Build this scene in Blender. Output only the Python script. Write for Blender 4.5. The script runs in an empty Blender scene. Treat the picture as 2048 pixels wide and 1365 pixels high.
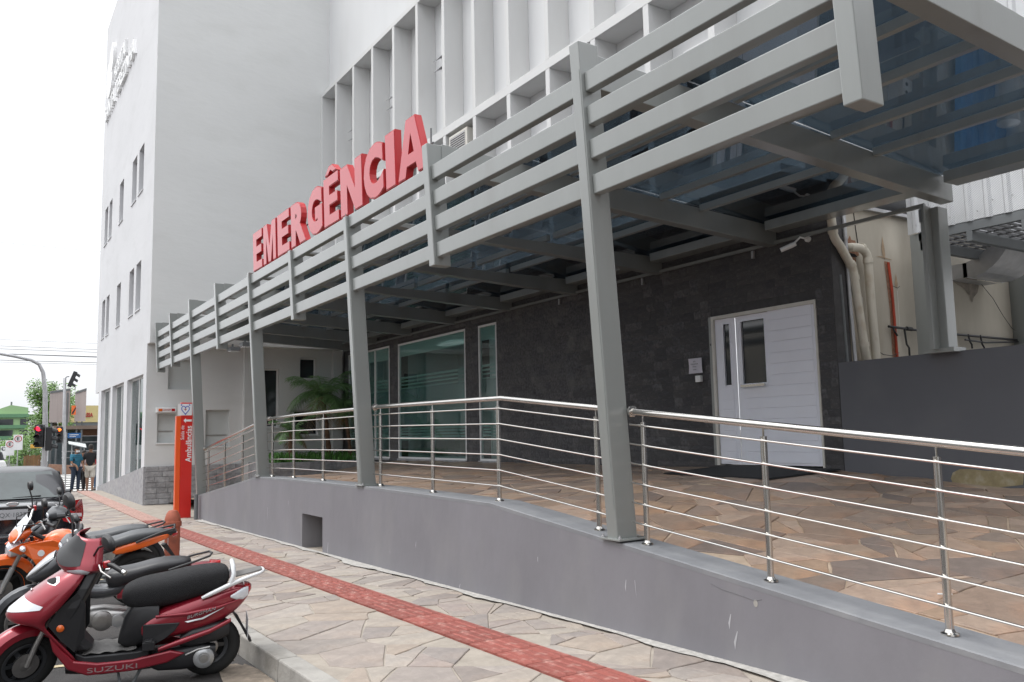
import bpy, bmesh, math, random
from math import sin, cos, pi, radians, atan2, hypot
from mathutils import Vector, Matrix
random.seed(7)
S = bpy.context.scene
COL = S.collection

# ------------------------------------------------------------------ camera
CY, CP, CR = .570366, .10868, -.0209673
_Rw = Matrix(((cos(CY), -sin(CY), 0), (0, 0, -1), (sin(CY), cos(CY), 0)))
_Rp = Matrix(((1, 0, 0), (0, cos(CP), sin(CP)), (0, -sin(CP), cos(CP))))
_Rr = Matrix(((cos(CR), -sin(CR), 0), (sin(CR), cos(CR), 0), (0, 0, 1)))
CM = _Rr @ _Rp @ _Rw
cam = bpy.data.objects.new('camera', bpy.data.cameras.new('camera'))
COL.objects.link(cam)
m = Matrix((CM[0], -CM[1], -CM[2])).transposed().to_4x4()
m.translation = Vector((0, 0, 1.6))
cam.matrix_world = m
cam.data.sensor_width = 36
cam.data.lens = 1680.4 * 36 / 2048
cam.data.clip_start = .05
cam.data.clip_end = 2000
S.camera = cam

def in_view(p, pad=60):
    q = CM @ (Vector(p) - Vector((0, 0, 1.6)))
    if q.z < .3: return None
    u, v = q.x / q.z * 1680.4 + 1024, q.y / q.z * 1680.4 + 682.5
    return q.z if -pad < u < 2048 + pad and -pad < v < 1365 + pad else None

# ------------------------------------------------------------------ light
W = bpy.data.worlds.new('World'); S.world = W; W.use_nodes = True
nt = W.node_tree
bg = nt.nodes['Background']
sky = nt.nodes.new('ShaderNodeTexSky'); sky.sky_type = 'NISHITA'; sky.sun_disc = False
SUN_EL, SUN_AZ = radians(62), radians(-62)      # azimuth measured from +Y towards +X
sky.sun_elevation = SUN_EL; sky.sun_rotation = SUN_AZ
sky.air_density = 1.6; sky.dust_density = 6.0; sky.ozone_density = 1.0
hs = nt.nodes.new('ShaderNodeHueSaturation'); hs.inputs['Saturation'].default_value = .10
mixw = nt.nodes.new('ShaderNodeMix'); mixw.data_type = 'RGBA'; mixw.inputs['Factor'].default_value = .6
nt.links.new(sky.outputs[0], hs.inputs['Color'])
nt.links.new(hs.outputs[0], mixw.inputs['A'])
# closed cloud cover: brightest overhead, about half as bright at the horizon
wt = nt.nodes.new('ShaderNodeTexCoord'); wsep = nt.nodes.new('ShaderNodeSeparateXYZ'); wr = nt.nodes.new('ShaderNodeMapRange')
wr.inputs['From Min'].default_value = 0; wr.inputs['From Max'].default_value = 1; wr.inputs['To Min'].default_value = .72; wr.inputs['To Max'].default_value = 1.75
wv = nt.nodes.new('ShaderNodeVectorMath'); wv.operation = 'SCALE'; wv.inputs[0].default_value = (12.2, 12.5, 13.0)
nt.links.new(wt.outputs['Generated'], wsep.inputs[0]); nt.links.new(wsep.outputs['Z'], wr.inputs['Value']); nt.links.new(wr.outputs[0], wv.inputs['Scale'])
nt.links.new(wv.outputs[0], mixw.inputs['B'])
nt.links.new(mixw.outputs['Result'], bg.inputs[0])
bg.inputs[1].default_value = .15
sl = bpy.data.lights.new('sun', 'SUN'); sl.energy = 1.0; sl.angle = radians(28); sl.color = (1, .97, .92)
sun = bpy.data.objects.new('sun', sl); COL.objects.link(sun)
sd = Vector((sin(SUN_AZ) * cos(SUN_EL), cos(SUN_AZ) * cos(SUN_EL) , sin(SUN_EL)))
sun.rotation_euler = sd.to_track_quat('Z', 'Y').to_euler()
S.view_settings.view_transform = 'Standard'; S.view_settings.look = 'None'
S.view_settings.gamma = 1; S.view_settings.use_curve_mapping = False
S.view_settings.exposure = 0.08
S.cycles.max_bounces = 8; S.cycles.transparent_max_bounces = 16

# ------------------------------------------------------------------ materials
def srgb(r, g, b):
    f = lambda c: (c / 255 / 12.92) if c / 255 <= .04045 else ((c / 255 + .055) / 1.055) ** 2.4
    return (f(r), f(g), f(b))

def M(name, col, rough=.6, metal=0., var=.08, scale=3., bump=0., bscale=40., coat=0., coatr=.06, spec=.5,
      stain=None, stain_amt=0., stain_scale=1., stain2=None, s2_amt=.5, s2_scale=1., stretch=None, rand=0., emit=None, alt=None, detail=4.):
    m = bpy.data.materials.new(name); m.use_nodes = True
    t = m.node_tree; b = t.nodes['Principled BSDF']
    b.inputs['Roughness'].default_value = rough; b.inputs['Metallic'].default_value = metal
    b.inputs['Specular IOR Level'].default_value = spec
    if coat: b.inputs['Coat Weight'].default_value = coat; b.inputs['Coat Roughness'].default_value = coatr
    tc = t.nodes.new('ShaderNodeTexCoord')
    src = tc.outputs['Object']
    if stretch:
        mp = t.nodes.new('ShaderNodeMapping'); mp.inputs['Scale'].default_value = stretch
        t.links.new(src, mp.inputs[0]); src = mp.outputs[0]
    c = tuple(col) + (1,)
    last = None
    n = t.nodes.new('ShaderNodeTexNoise'); n.inputs['Scale'].default_value = scale; n.inputs['Detail'].default_value = detail
    n.inputs['Roughness'].default_value = .6
    t.links.new(src, n.inputs['Vector'])
    r = t.nodes.new('ShaderNodeValToRGB')
    r.color_ramp.elements[0].position = .3; r.color_ramp.elements[1].position = .7
    r.color_ramp.elements[0].color = tuple(x * (1 - var) for x in col) + (1,)
    r.color_ramp.elements[1].color = tuple(min(1, x * (1 + var)) for x in (alt or col)) + (1,)
    t.links.new(n.outputs[0], r.inputs[0]); last = r.outputs[0]
    if stain:
        n2 = t.nodes.new('ShaderNodeTexNoise'); n2.inputs['Scale'].default_value = stain_scale; n2.inputs['Detail'].default_value = 6
        t.links.new(src, n2.inputs['Vector'])
        r2 = t.nodes.new('ShaderNodeValToRGB'); r2.color_ramp.elements[0].position = .52; r2.color_ramp.elements[1].position = .72
        r2.color_ramp.elements[1].color = (stain_amt,) * 3 + (1,)
        t.links.new(n2.outputs[0], r2.inputs[0])
        mx = t.nodes.new('ShaderNodeMix'); mx.data_type = 'RGBA'
        t.links.new(r2.outputs[0], mx.inputs['Factor']); t.links.new(last, mx.inputs['A'])
        mx.inputs['B'].default_value = tuple(stain) + (1,); last = mx.outputs['Result']
    if stain2:
        n3 = t.nodes.new('ShaderNodeTexNoise'); n3.inputs['Scale'].default_value = s2_scale; n3.inputs['Detail'].default_value = 8; n3.inputs['Roughness'].default_value = .72; n3.inputs['Distortion'].default_value = .8
        t.links.new(src, n3.inputs['Vector'])
        r3 = t.nodes.new('ShaderNodeValToRGB'); r3.color_ramp.elements[0].position = .46; r3.color_ramp.elements[1].position = .66
        r3.color_ramp.elements[1].color = (s2_amt,) * 3 + (1,)
        t.links.new(n3.outputs[0], r3.inputs[0])
        mx3 = t.nodes.new('ShaderNodeMix'); mx3.data_type = 'RGBA'
        t.links.new(r3.outputs[0], mx3.inputs['Factor']); t.links.new(last, mx3.inputs['A'])
        mx3.inputs['B'].default_value = tuple(stain2) + (1,); last = mx3.outputs['Result']
    if rand:
        oi = t.nodes.new('ShaderNodeObjectInfo'); ge = t.nodes.new('ShaderNodeNewGeometry')
        ad = t.nodes.new('ShaderNodeMath'); ad.operation = 'ADD'
        fr = t.nodes.new('ShaderNodeMath'); fr.operation = 'FRACT'
        t.links.new(oi.outputs['Random'], ad.inputs[0]); t.links.new(ge.outputs['Random Per Island'], ad.inputs[1])
        t.links.new(ad.outputs[0], fr.inputs[0])
        if isinstance(rand, (list, tuple)):
            rr = t.nodes.new('ShaderNodeValToRGB'); rr.color_ramp.interpolation = 'CONSTANT'
            els = rr.color_ramp.elements
            while len(els) < len(rand): els.new(.5)
            for i, cc in enumerate(rand):
                els[i].position = i / len(rand); els[i].color = tuple(cc) + (1,)
            t.links.new(fr.outputs[0], rr.inputs[0])
            mu = t.nodes.new('ShaderNodeMix'); mu.data_type = 'RGBA'; mu.blend_type = 'MULTIPLY'; mu.inputs['Factor'].default_value = 1
            t.links.new(last, mu.inputs['A']); t.links.new(rr.outputs[0], mu.inputs['B']); last = mu.outputs['Result']
        else:
            mr = t.nodes.new('ShaderNodeMapRange'); mr.inputs['To Min'].default_value = 1 - rand; mr.inputs['To Max'].default_value = 1 + rand
            t.links.new(fr.outputs[0], mr.inputs['Value'])
            mu = t.nodes.new('ShaderNodeMix'); mu.data_type = 'RGBA'; mu.blend_type = 'MULTIPLY'; mu.inputs['Factor'].default_value = 1
            t.links.new(last, mu.inputs['A']); t.links.new(mr.outputs[0], mu.inputs['B']); last = mu.outputs['Result']
    t.links.new(last, b.inputs['Base Color'])
    if bump:
        nb = t.nodes.new('ShaderNodeTexNoise'); nb.inputs['Scale'].default_value = bscale; nb.inputs['Detail'].default_value = 5
        t.links.new(src, nb.inputs['Vector'])
        bp = t.nodes.new('ShaderNodeBump'); bp.inputs['Strength'].default_value = min(1, bump); bp.inputs['Distance'].default_value = .01
        t.links.new(nb.outputs[0], bp.inputs['Height']); t.links.new(bp.outputs[0], b.inputs['Normal'])
    if emit:
        b.inputs['Emission Color'].default_value = tuple(emit[:3]) + (1,); b.inputs['Emission Strength'].default_value = emit[3]
    return m

def glass(name, tint, ior=1.5, rough=.01, through=1.):
    m = bpy.data.materials.new(name); m.use_nodes = True
    t = m.node_tree; t.nodes.remove(t.nodes['Principled BSDF'])
    out = t.nodes['Material Output']
    fr = t.nodes.new('ShaderNodeFresnel'); ge = t.nodes.new('ShaderNodeNewGeometry'); mr = t.nodes.new('ShaderNodeMapRange')
    mr.inputs['To Min'].default_value = ior; mr.inputs['To Max'].default_value = 1 / ior
    t.links.new(ge.outputs['Backfacing'], mr.inputs['Value']); t.links.new(mr.outputs[0], fr.inputs[0])
    tr = t.nodes.new('ShaderNodeBsdfTransparent'); tr.inputs[0].default_value = tuple(x * through for x in tint) + (1,)
    gl = t.nodes.new('ShaderNodeBsdfGlossy'); gl.inputs['Roughness'].default_value = rough
    mx = t.nodes.new('ShaderNodeMixShader')
    t.links.new(fr.outputs[0], mx.inputs[0]); t.links.new(tr.outputs[0], mx.inputs[1]); t.links.new(gl.outputs[0], mx.inputs[2])
    t.links.new(mx.outputs[0], out.inputs[0])
    return m

K = {}
K['plaster'] = M('plaster_light_grey', (.62, .62, .635), .9, var=.035, scale=.6, bump=.45, bscale=7, stain=(.47, .47, .47), stain_amt=.22, stain_scale=1.6, stretch=(.5, .5, 1.2))
K['plaster2'] = M('plaster_grey_front', (.63, .635, .63), .9, var=.035, scale=.7, bump=.45, bscale=7, stain=(.49, .495, .48), stain_amt=.3, stain_scale=1.4, stretch=(.5, .5, 1.3))
K['white_plaster'] = M('plaster_white', (.64, .645, .65), .9, var=.03, scale=.8, bump=.15, bscale=12, stain=(.55, .54, .52), stain_amt=.4, stain_scale=.9, stretch=(1, 1, .3))
K['fin'] = M('fin_plaster', (.62, .62, .615), .9, var=.03, scale=1.2, bump=.15, bscale=14, stain=(.5, .49, .47), stain_amt=.3, stain_scale=1.2, stretch=(1, 1, .3))
K['steel'] = M('painted_grey_steel', (.222, .235, .227), .32, var=.06, scale=1.5, bump=.05, bscale=60, coat=1., coatr=.22, stain=(.155, .15, .14), stain_amt=.35, stain_scale=2.2, stretch=(1, 1, .25))
K['steel_dark'] = M('painted_dark_steel', (.14, .15, .155), .5, var=.08, scale=2)
K['inox'] = M('brushed_stainless', (.62, .60, .57), .17, metal=1, var=.04, scale=8)
K['retain'] = M('grey_wall_paint', (.190, .186, .203), .75, var=.09, scale=1.1, bump=.5, bscale=9, stain=(.235, .232, .235), stain_amt=.5, stain_scale=1.7, stretch=(1, 1, .5))
K['curb'] = M('grey_curb_paint', (.195, .20, .212), .65, var=.1, scale=3, bump=.3, bscale=18, stain=(.27, .27, .27), stain_amt=.4, stain_scale=3)
K['lowgrey'] = M('dark_grey_wall_paint', (.105, .108, .122), .6, var=.05, scale=.9, bump=.1, bscale=14, stain=(.14, .14, .15), stain_amt=.4, stain_scale=1.2)
K['flag'] = M('flagstone_sandstone', (.54, .53, .525), .8, var=.13, scale=4, bump=.5, bscale=22, stain=(.44, .38, .33), stain_amt=.6, stain_scale=2.5, stain2=(.74, .72, .70), s2_amt=.6, s2_scale=5.5,
    rand=[(.56, .49, .44), (.61, .54, .47), (.50, .45, .41), (.62, .56, .49), (.55, .47, .43), (.48, .43, .40), (.60, .51, .43), (.58, .51, .46), (.64, .58, .52), (.53, .47, .43), (.44, .385, .35), (.59, .53, .48)])
K['flag2'] = M('flagstone_warm', (.62, .565, .52), .5, var=.18, scale=3.5, bump=.5, bscale=22, stain=(.70, .42, .25), stain_amt=.55, stain_scale=1.6, stain2=(.34, .31, .30), s2_amt=.6, s2_scale=4.5,
    rand=[(.62, .50, .42), (.47, .38, .31), (.56, .44, .36), (.38, .32, .28), (.52, .42, .34), (.43, .34, .28), (.33, .285, .265), (.55, .42, .32), (.46, .38, .33), (.60, .49, .41), (.40, .34, .30)])
K['mortar'] = M('mortar', (.34, .30, .255), .95, var=.15, scale=6, bump=.4, bscale=40)
K['mortar2'] = M('mortar_platform', (.40, .31, .23), .95, var=.2, scale=4, bump=.4, bscale=40)
K['kerb'] = M('kerb_concrete', (.33, .315, .29), .9, var=.15, scale=4, bump=.6, bscale=30, stain=(.15, .14, .12), stain_amt=.6, stain_scale=3)
K['asphalt'] = M('asphalt_wet', (.038, .035, .034), .62, var=.3, scale=6, bump=.9, bscale=120, stain=(.07, .06, .052), stain_amt=.5, stain_scale=1.3)
K['tactilefaded'] = M('tactile_faded', (.40, .25, .21), .8, var=.15, scale=10, bump=.3, bscale=50, rand=.12)
K['tactile'] = M('tactile_red', (.265, .075, .058), .7, var=.15, scale=14, bump=.3, bscale=50, stain=(.55, .36, .31), stain_amt=.6, stain_scale=9, rand=.16)
K['clad'] = M('split_stone_dark', (.092, .09, .093), .8, var=.4, scale=22, bump=1., bscale=60, stain=(.17, .165, .16), stain_amt=.55, stain_scale=2.6,
    rand=[(.96, .96, .98), (1.04, 1.03, 1.02), (.9, .9, .92), (1.14, 1.11, 1.10), (.99, .98, .97), (.86, .86, .89), (1.02, 1.02, 1.03)])
K['cladlight'] = M('split_stone_grey', (.30, .30, .31), .85, var=.25, scale=10, bump=1., bscale=30, rand=.15)
K['granite'] = M('granite_rough', (.30, .30, .315), .9, var=.25, scale=9, bump=.9, bscale=22, stain=(.40, .39, .38), stain_amt=.5, stain_scale=3)
K['door'] = M('white_door_paint', (.80, .81, .88), .35, var=.02, scale=2)
K['white'] = M('white_paint', (.78, .78, .78), .45, var=.03)
K['offwhite'] = M('off_white_plastic', (.62, .60, .55), .5, var=.05, scale=4, stain=(.4, .33, .25), stain_amt=.4, stain_scale=4)
K['pvc'] = M('aged_pvc', (.56, .52, .44), .45, var=.06, scale=3, stain=(.38, .28, .18), stain_amt=.5, stain_scale=5)
K['beige'] = M('beige_old_plaster', (.47, .43, .36), .85, var=.10, scale=1.3, bump=.25, bscale=10, stain=(.30, .25, .19), stain_amt=.6, stain_scale=1.1, stretch=(1, 1, .4))
K['brown'] = M('broken_brick', (.28, .15, .095), .95, var=.3, scale=20, bump=1, bscale=40)
K['red'] = M('red_plastic_sign', (.46, .022, .026), .42, var=.03, scale=2)
K['redlight'] = M('letter_red_acrylic', (.52, .055, .07), .25, var=.03, scale=2, coat=.3, spec=.5)
K['signred'] = M('pylon_red', (.60, .018, .012), .35, var=.03, coat=.2)
K['signorange'] = M('pylon_orange', (.80, .10, .012), .35, var=.03, coat=.2)
K['rustred'] = M('bollard_terracotta', (.34, .095, .055), .7, var=.2, scale=8, bump=.3, bscale=40, stain=(.16, .06, .04), stain_amt=.5, stain_scale=6)
K['black'] = M('black_plastic', (.018, .018, .02), .42, var=.1, scale=6)
K['blackmat'] = M('black_matte', (.012, .012, .013), .85, var=.2, scale=20, bump=.3, bscale=80)
K['rubber'] = M('tyre_rubber', (.016, .016, .016), .8, var=.2, scale=12, bump=.3, bscale=60)
K['seat'] = M('seat_vinyl', (.022, .022, .025), .38, var=.1, scale=5, bump=.15, bscale=90)
K['seatcloth'] = M('seat_cover_mesh', (.010, .010, .012), .8, var=.3, scale=60, bump=.8, bscale=240)
K['greyseat'] = M('grey_seat_vinyl', (.075, .08, .085), .42, var=.1, scale=5)
K['redpaint'] = M('scooter_red_paint', (.27, .012, .026), .28, metal=.35, var=.05, scale=3, coat=.8)
K['orangepaint'] = M('orange_paint', (.80, .135, .015), .28, var=.04, coat=.7)
K['greypaint'] = M('dark_grey_paint', (.055, .058, .064), .32, metal=.3, var=.06, coat=.4)
K['whitesilver'] = M('white_silver_paint', (.72, .73, .74), .3, metal=.2, var=.03); K['dull'] = M('dull_decal', (.24, .17, .17), .6)
K['silver'] = M('silver_paint', (.52, .53, .54), .3, metal=.7, var=.04)
K['alu'] = M('cast_aluminium', (.42, .41, .40), .38, metal=.9, var=.12, scale=12, bump=.2, bscale=40)
K['chrome'] = M('chrome', (.75, .75, .75), .08, metal=1, var=.02)
K['lens'] = M('clear_lamp_lens', (.66, .68, .72), .08, var=.1, scale=18, coat=1, spec=1.)
K['redlens'] = M('red_lens', (.42, .008, .012), .12, var=.05, coat=1)
K['orangelens'] = M('orange_lens', (.75, .13, .01), .15, var=.05, coat=1)
K['matfloor'] = M('grey_floor_mat', (.13, .125, .12), .75, var=.25, scale=10, bump=.4, bscale=18)
K['carpaint'] = M('black_car_paint', (.014, .015, .02), .12, var=.02, coat=1, spec=.6)
K['carroof'] = M('car_roof_paint', (.014, .015, .02), .35, var=.02, coat=.25)
K['asphaltfar'] = M('asphalt_far', (.10, .098, .095), .95, var=.15, scale=2, spec=.1)
K['plate'] = M('licence_plate', (.46, .46, .48), .4, var=.04)
K['darkglass'] = M('dark_window_pane', (.028, .033, .038), .06, var=.1, scale=1.2, spec=.9)
K['blind'] = M('pale_blind', (.52, .545, .54), .6, var=.04, scale=2)
K['leaf'] = M('palm_leaf', (.165, .29, .11), .55, var=.35, scale=6, rand=.3)
K['leaf2'] = M('bed_leaf', (.10, .26, .05), .5, var=.35, scale=7, rand=.35)
K['leafdry'] = M('dry_leaf', (.36, .24, .12), .8, var=.2)
K['treeleaf'] = M('tree_leaf', (.12, .23, .045), .6, var=.35, scale=.7, rand=.35)
K['trunk'] = M('palm_trunk', (.16, .095, .06), .95, var=.4, scale=12, bump=1, bscale=20)
K['bark'] = M('bark', (.13, .10, .075), .95, var=.3, scale=8, bump=1, bscale=14)
K['glass_roof'] = glass('roof_glass_tinted', (.27, .325, .37), 2.4, .004)
K['glass_shop'] = glass('shop_glass', (.60, .72, .70), 3.0, .004)
K['glass_teal'] = glass('teal_glass', (.76, .86, .85), 1.75, .004)
def film(name, col, clear):
    m = bpy.data.materials.new(name); m.use_nodes = True; t = m.node_tree; t.nodes.remove(t.nodes['Principled BSDF'])
    d = t.nodes.new('ShaderNodeBsdfDiffuse'); tl = t.nodes.new('ShaderNodeBsdfTranslucent'); tr = t.nodes.new('ShaderNodeBsdfTransparent')
    d.inputs[0].default_value = tuple(col) + (1,); tl.inputs[0].default_value = tuple(col) + (1,)
    a = t.nodes.new('ShaderNodeMixShader'); b = t.nodes.new('ShaderNodeMixShader'); a.inputs[0].default_value = .4; b.inputs[0].default_value = clear
    t.links.new(d.outputs[0], a.inputs[1]); t.links.new(tl.outputs[0], a.inputs[2]); t.links.new(a.outputs[0], b.inputs[1]); t.links.new(tr.outputs[0], b.inputs[2]); t.links.new(b.outputs[0], t.nodes['Material Output'].inputs[0])
    return m
K['film'] = film('frosted_film', (.46, .62, .58), .08); K['filmtop'] = film('top_frosted_film', (.66, .80, .76), .05); K['filmclear'] = film('thin_frosted_film', (.30, .43, .43), .45)
K['film_old'] = M('frosted_film', (.60, .76, .72), .5, var=.04, scale=2)
K['room'] = M('room_paint', (.50, .57, .57), .8, var=.05, scale=.8)
K['skin'] = M('skin', (.30, .16, .10), .55, var=.06, scale=8)
K['hair'] = M('hair', (.02, .015, .012), .7)
K['cable'] = M('cable_black', (.05, .05, .055), .6)
K['stripalu'] = M('strip_aluminium', (.42, .34, .31), .45, var=.05)
K['scuff'] = M('scuff_white', (.42, .42, .44), .9, var=.1)
K['crack'] = M('crack_dark', (.12, .12, .125), .95)
K['dirtrun'] = M('dirt_run', (.195, .192, .20), .85, var=.1)
K['galv'] = M('galvanised_duct', (.46, .46, .47), .42, metal=.55, var=.12, scale=6, bump=.15, bscale=30)
K['bluesheet'] = M('blue_sheet', (.03, .25, .62), .4, var=.15, scale=3)
K['redhose'] = M('red_hose', (.34, .04, .015), .6, var=.2)
K['yellowline'] = M('worn_road_paint', (.50, .42, .27), .8, var=.35, scale=14)
K['zebra'] = M('white_road_paint', (.66, .65, .62), .8, var=.12, scale=5)

# ------------------------------------------------------------------ geometry helpers
class MB:
    def __init__(s): s.v = []; s.f = []; s.sm = []
    def add(s, vs, fs, smooth=False):
        o = len(s.v); s.v += [tuple(v) for v in vs]; s.f += [tuple(i + o for i in f) for f in fs]; s.sm += [smooth] * len(fs); return s
    def box(s, x0, x1, y0, y1, z0, z1):
        v = [(x, y, z) for z in (z0, z1) for y in (y0, y1) for x in (x0, x1)]
        return s.add(v, [(0, 2, 3, 1), (4, 5, 7, 6), (0, 1, 5, 4), (1, 3, 7, 5), (3, 2, 6, 7), (2, 0, 4, 6)])
    def hexa(s, p):   # 8 points: bottom 4 (ccw), top 4
        return s.add(p, [(3, 2, 1, 0), (4, 5, 6, 7), (0, 1, 5, 4), (1, 2, 6, 5), (2, 3, 7, 6), (3, 0, 4, 7)])
    def prism(s, poly, d):  # poly of 3D points, extruded by vector d
        n = len(poly); d = Vector(d); a = [Vector(p) for p in poly]
        return s.add(a + [p + d for p in a], [tuple(range(n))[::-1], tuple(range(n, 2 * n))] + [(i, (i + 1) % n, (i + 1) % n + n, i + n) for i in range(n)])
    def tube(s, pts, r, n=10, caps=True, closed=False):
        pts = [Vector(p) for p in pts]; N = len(pts)
        rs = r if isinstance(r, (list, tuple)) else [r] * N
        rings = []; prev = None
        for i, p in enumerate(pts):
            a = pts[i - 1] if (i > 0 or closed) else p
            b = pts[(i + 1) % N] if (i < N - 1 or closed) else p
            t = (b - a).normalized() if (b - a).length > 1e-9 else Vector((0, 0, 1))
            if prev is None:
                ref = Vector((0, 0, 1)) if abs(t.z) < .9 else Vector((1, 0, 0))
                x = t.cross(ref).normalized()
            else:
                x = (prev - t * prev.dot(t)).normalized()
            prev = x; y = t.cross(x)
            rings.append([p + (x * cos(k * 2 * pi / n) + y * sin(k * 2 * pi / n)) * rs[i] for k in range(n)])
        v = [q for R in rings for q in R]; f = []
        M_ = N if closed else N - 1
        for i in range(M_):
            j = (i + 1) % N
            for k in range(n):
                k2 = (k + 1) % n
                f.append((i * n + k, i * n + k2, j * n + k2, j * n + k))
        s.add(v, f, True)
        if caps and not closed:
            o = len(s.v) - len(v)
            s.f += [tuple(o + k for k in range(n))[::-1], tuple(o + (N - 1) * n + k for k in range(n))]; s.sm += [False, False]
        return s
    def lathe(s, prof, c=(0, 0, 0), axis='z', n=20):  # prof: (r, h)
        c = Vector(c); v = []
        for r, h in prof:
            for k in range(n):
                a = 2 * pi * k / n; x, y = r * cos(a), r * sin(a)
                p = {'z': (x, y, h), 'y': (x, h, y), 'x': (h, x, y)}[axis]
                v.append(c + Vector(p))
        f = []
        for i in range(len(prof) - 1):
            for k in range(n):
                k2 = (k + 1) % n; f.append((i * n + k, i * n + k2, (i + 1) * n + k2, (i + 1) * n + k))
        s.add(v, f, True); o = len(s.v) - len(v)
        if prof[0][0] > 1e-6: s.f.append(tuple(o + k for k in range(n))[::-1]); s.sm.append(False)
        if prof[-1][0] > 1e-6: s.f.append(tuple(o + (len(prof) - 1) * n + k for k in range(n))); s.sm.append(False)
        return s
    def loft(s, rings, caps=True, smooth=True, closed=True):
        n = len(rings[0]); v = [q for R in rings for q in R]; f = []
        for i in range(len(rings) - 1):
            for k in range(n if closed else n - 1):
                k2 = (k + 1) % n; f.append((i * n + k, i * n + k2, (i + 1) * n + k2, (i + 1) * n + k))
        s.add(v, f, smooth)
        if caps and closed:
            o = len(s.v) - len(v)
            s.f += [tuple(o + k for k in range(n))[::-1], tuple(o + (len(rings) - 1) * n + k for k in range(n))]; s.sm += [smooth, smooth]
        return s
    def xf(s, fn):
        s.v = [tuple(fn(Vector(p))) for p in s.v]; return s
    def mesh(s, name, mat=None, sharp=.6):
        me = bpy.data.meshes.new(name); me.from_pydata(s.v, [], s.f)
        me.polygons.foreach_set('use_smooth', s.sm)
        if mat: me.materials.append(mat)
        bm = bmesh.new(); bm.from_mesh(me); bmesh.ops.recalc_face_normals(bm, faces=bm.faces); bm.to_mesh(me); bm.free()
        if any(s.sm) and sharp: me.set_sharp_from_angle(angle=sharp)
        me.update(); return me

def wloc(o):
    v = Vector((0, 0, 0))
    while o is not None: v = v + o.location; o = o.parent
    return v

def O(name, geo, mat=None, parent=None, local=False, label=None, cat=None, group=None, kind=None, bevel=0, sub=0, loc=None, sharp=.6):
    me = geo if isinstance(geo, bpy.types.Mesh) else geo.mesh(name, mat, sharp)
    if isinstance(mat, bpy.types.Material) and not me.materials: me.materials.append(mat)
    o = bpy.data.objects.new(name, me); COL.objects.link(o)
    if parent is not None:
        if not local: o.location = -wloc(parent) + (Vector(loc) if loc else Vector((0, 0, 0)))
        elif loc: o.location = loc
        o.parent = parent
    elif loc: o.location = loc
    for k, v in (('label', label), ('category', cat), ('group', group), ('kind', kind)):
        if v: o[k] = v
    if bevel:
        b = o.modifiers.new('bevel', 'BEVEL'); b.width = bevel; b.segments = 2; b.limit_method = 'ANGLE'; b.angle_limit = .6
    if sub:
        b = o.modifiers.new('sub', 'SUBSURF'); b.levels = sub; b.render_levels = sub
    return o

def thing(name, loc, label, cat, group=None, rz=0):
    o = bpy.data.objects.new(name, None); COL.objects.link(o); o.location = loc; o.rotation_euler = (0, 0, rz)
    o.empty_display_size = .1
    o['label'] = label; o['category'] = cat
    if group: o['group'] = group
    return o

def children(o): return [c for c in bpy.data.objects if c.parent == o]

_fc = {}
def text_mb(txt, bold=.0, depth=.02, spacing=1., shear=0., res=4):
    cu = bpy.data.curves.new('t', 'FONT'); cu.body = txt; cu.size = 1; cu.extrude = depth / 2
    cu.offset = bold; cu.space_character = spacing; cu.shear = shear; cu.resolution_u = res
    ob = bpy.data.objects.new('t', cu); COL.objects.link(ob)
    dg = bpy.context.evaluated_depsgraph_get(); dg.update()
    me = bpy.data.meshes.new_from_object(ob.evaluated_get(dg))
    v = [tuple(p.co) for p in me.vertices]; f = [tuple(p.vertices) for p in me.polygons]
    bpy.data.objects.remove(ob); bpy.data.curves.remove(cu); bpy.data.meshes.remove(me)
    b = MB(); b.add(v, f); return b

def fit_text(txt, origin, ux, uz, w, h, depth, bold=0., spacing=1., nrm=None, **kw):
    """text laid on a plane: ux = reading direction, uz = up, fitted in w x h, front face offset towards nrm by depth"""
    b = text_mb(txt, bold, 1., spacing, **kw)
    xs = [p[0] for p in b.v]; ys = [p[1] for p in b.v]; zs = [p[2] for p in b.v]
    x0, x1, y0, y1, z0, z1 = min(xs), max(xs), min(ys), max(ys), min(zs), max(zs)
    o, ux, uz, nrm = Vector(origin), Vector(ux), Vector(uz), Vector(nrm)
    return b.xf(lambda p: o + ux * ((p.x - x0) / (x1 - x0) * w) + uz * ((p.y - y0) / (y1 - y0) * h) + nrm * ((p.z - z0) / (z1 - z0) * depth))

def holed(mb, o, ud, nd, u0, u1, z0, z1, holes, depth):
    """wall face through o with horizontal direction ud, outward normal nd; holes (a,b,c,d) get reveals of given depth"""
    o, ud, nd = Vector(o), Vector(ud), Vector(nd); Z = Vector((0, 0, 1))
    us = sorted({u0, u1} | {h[i] for h in holes for i in (0, 1)}); zs = sorted({z0, z1} | {h[i] for h in holes for i in (2, 3)})
    us = [u for u in us if u0 <= u <= u1]; zs = [z for z in zs if z0 <= z <= z1]
    P = lambda u, z, d=0: o + ud * u + Z * z - nd * d
    for i in range(len(us) - 1):
        for j in range(len(zs) - 1):
            cu, cz = (us[i] + us[i + 1]) / 2, (zs[j] + zs[j + 1]) / 2
            if any(h[0] < cu < h[1] and h[2] < cz < h[3] for h in holes): continue
            mb.add([P(us[i], zs[j]), P(us[i + 1], zs[j]), P(us[i + 1], zs[j + 1]), P(us[i], zs[j + 1])], [(0, 1, 2, 3)])
    for a, b, c, d in holes:
        q = [P(a, c), P(b, c), P(b, d), P(a, d)]; r = [P(a, c, depth), P(b, c, depth), P(b, d, depth), P(a, d, depth)]
        mb.add(q + r, [(0, 1, 5, 4), (1, 2, 6, 5), (2, 3, 7, 6), (3, 0, 4, 7)])
    return mb

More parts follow.
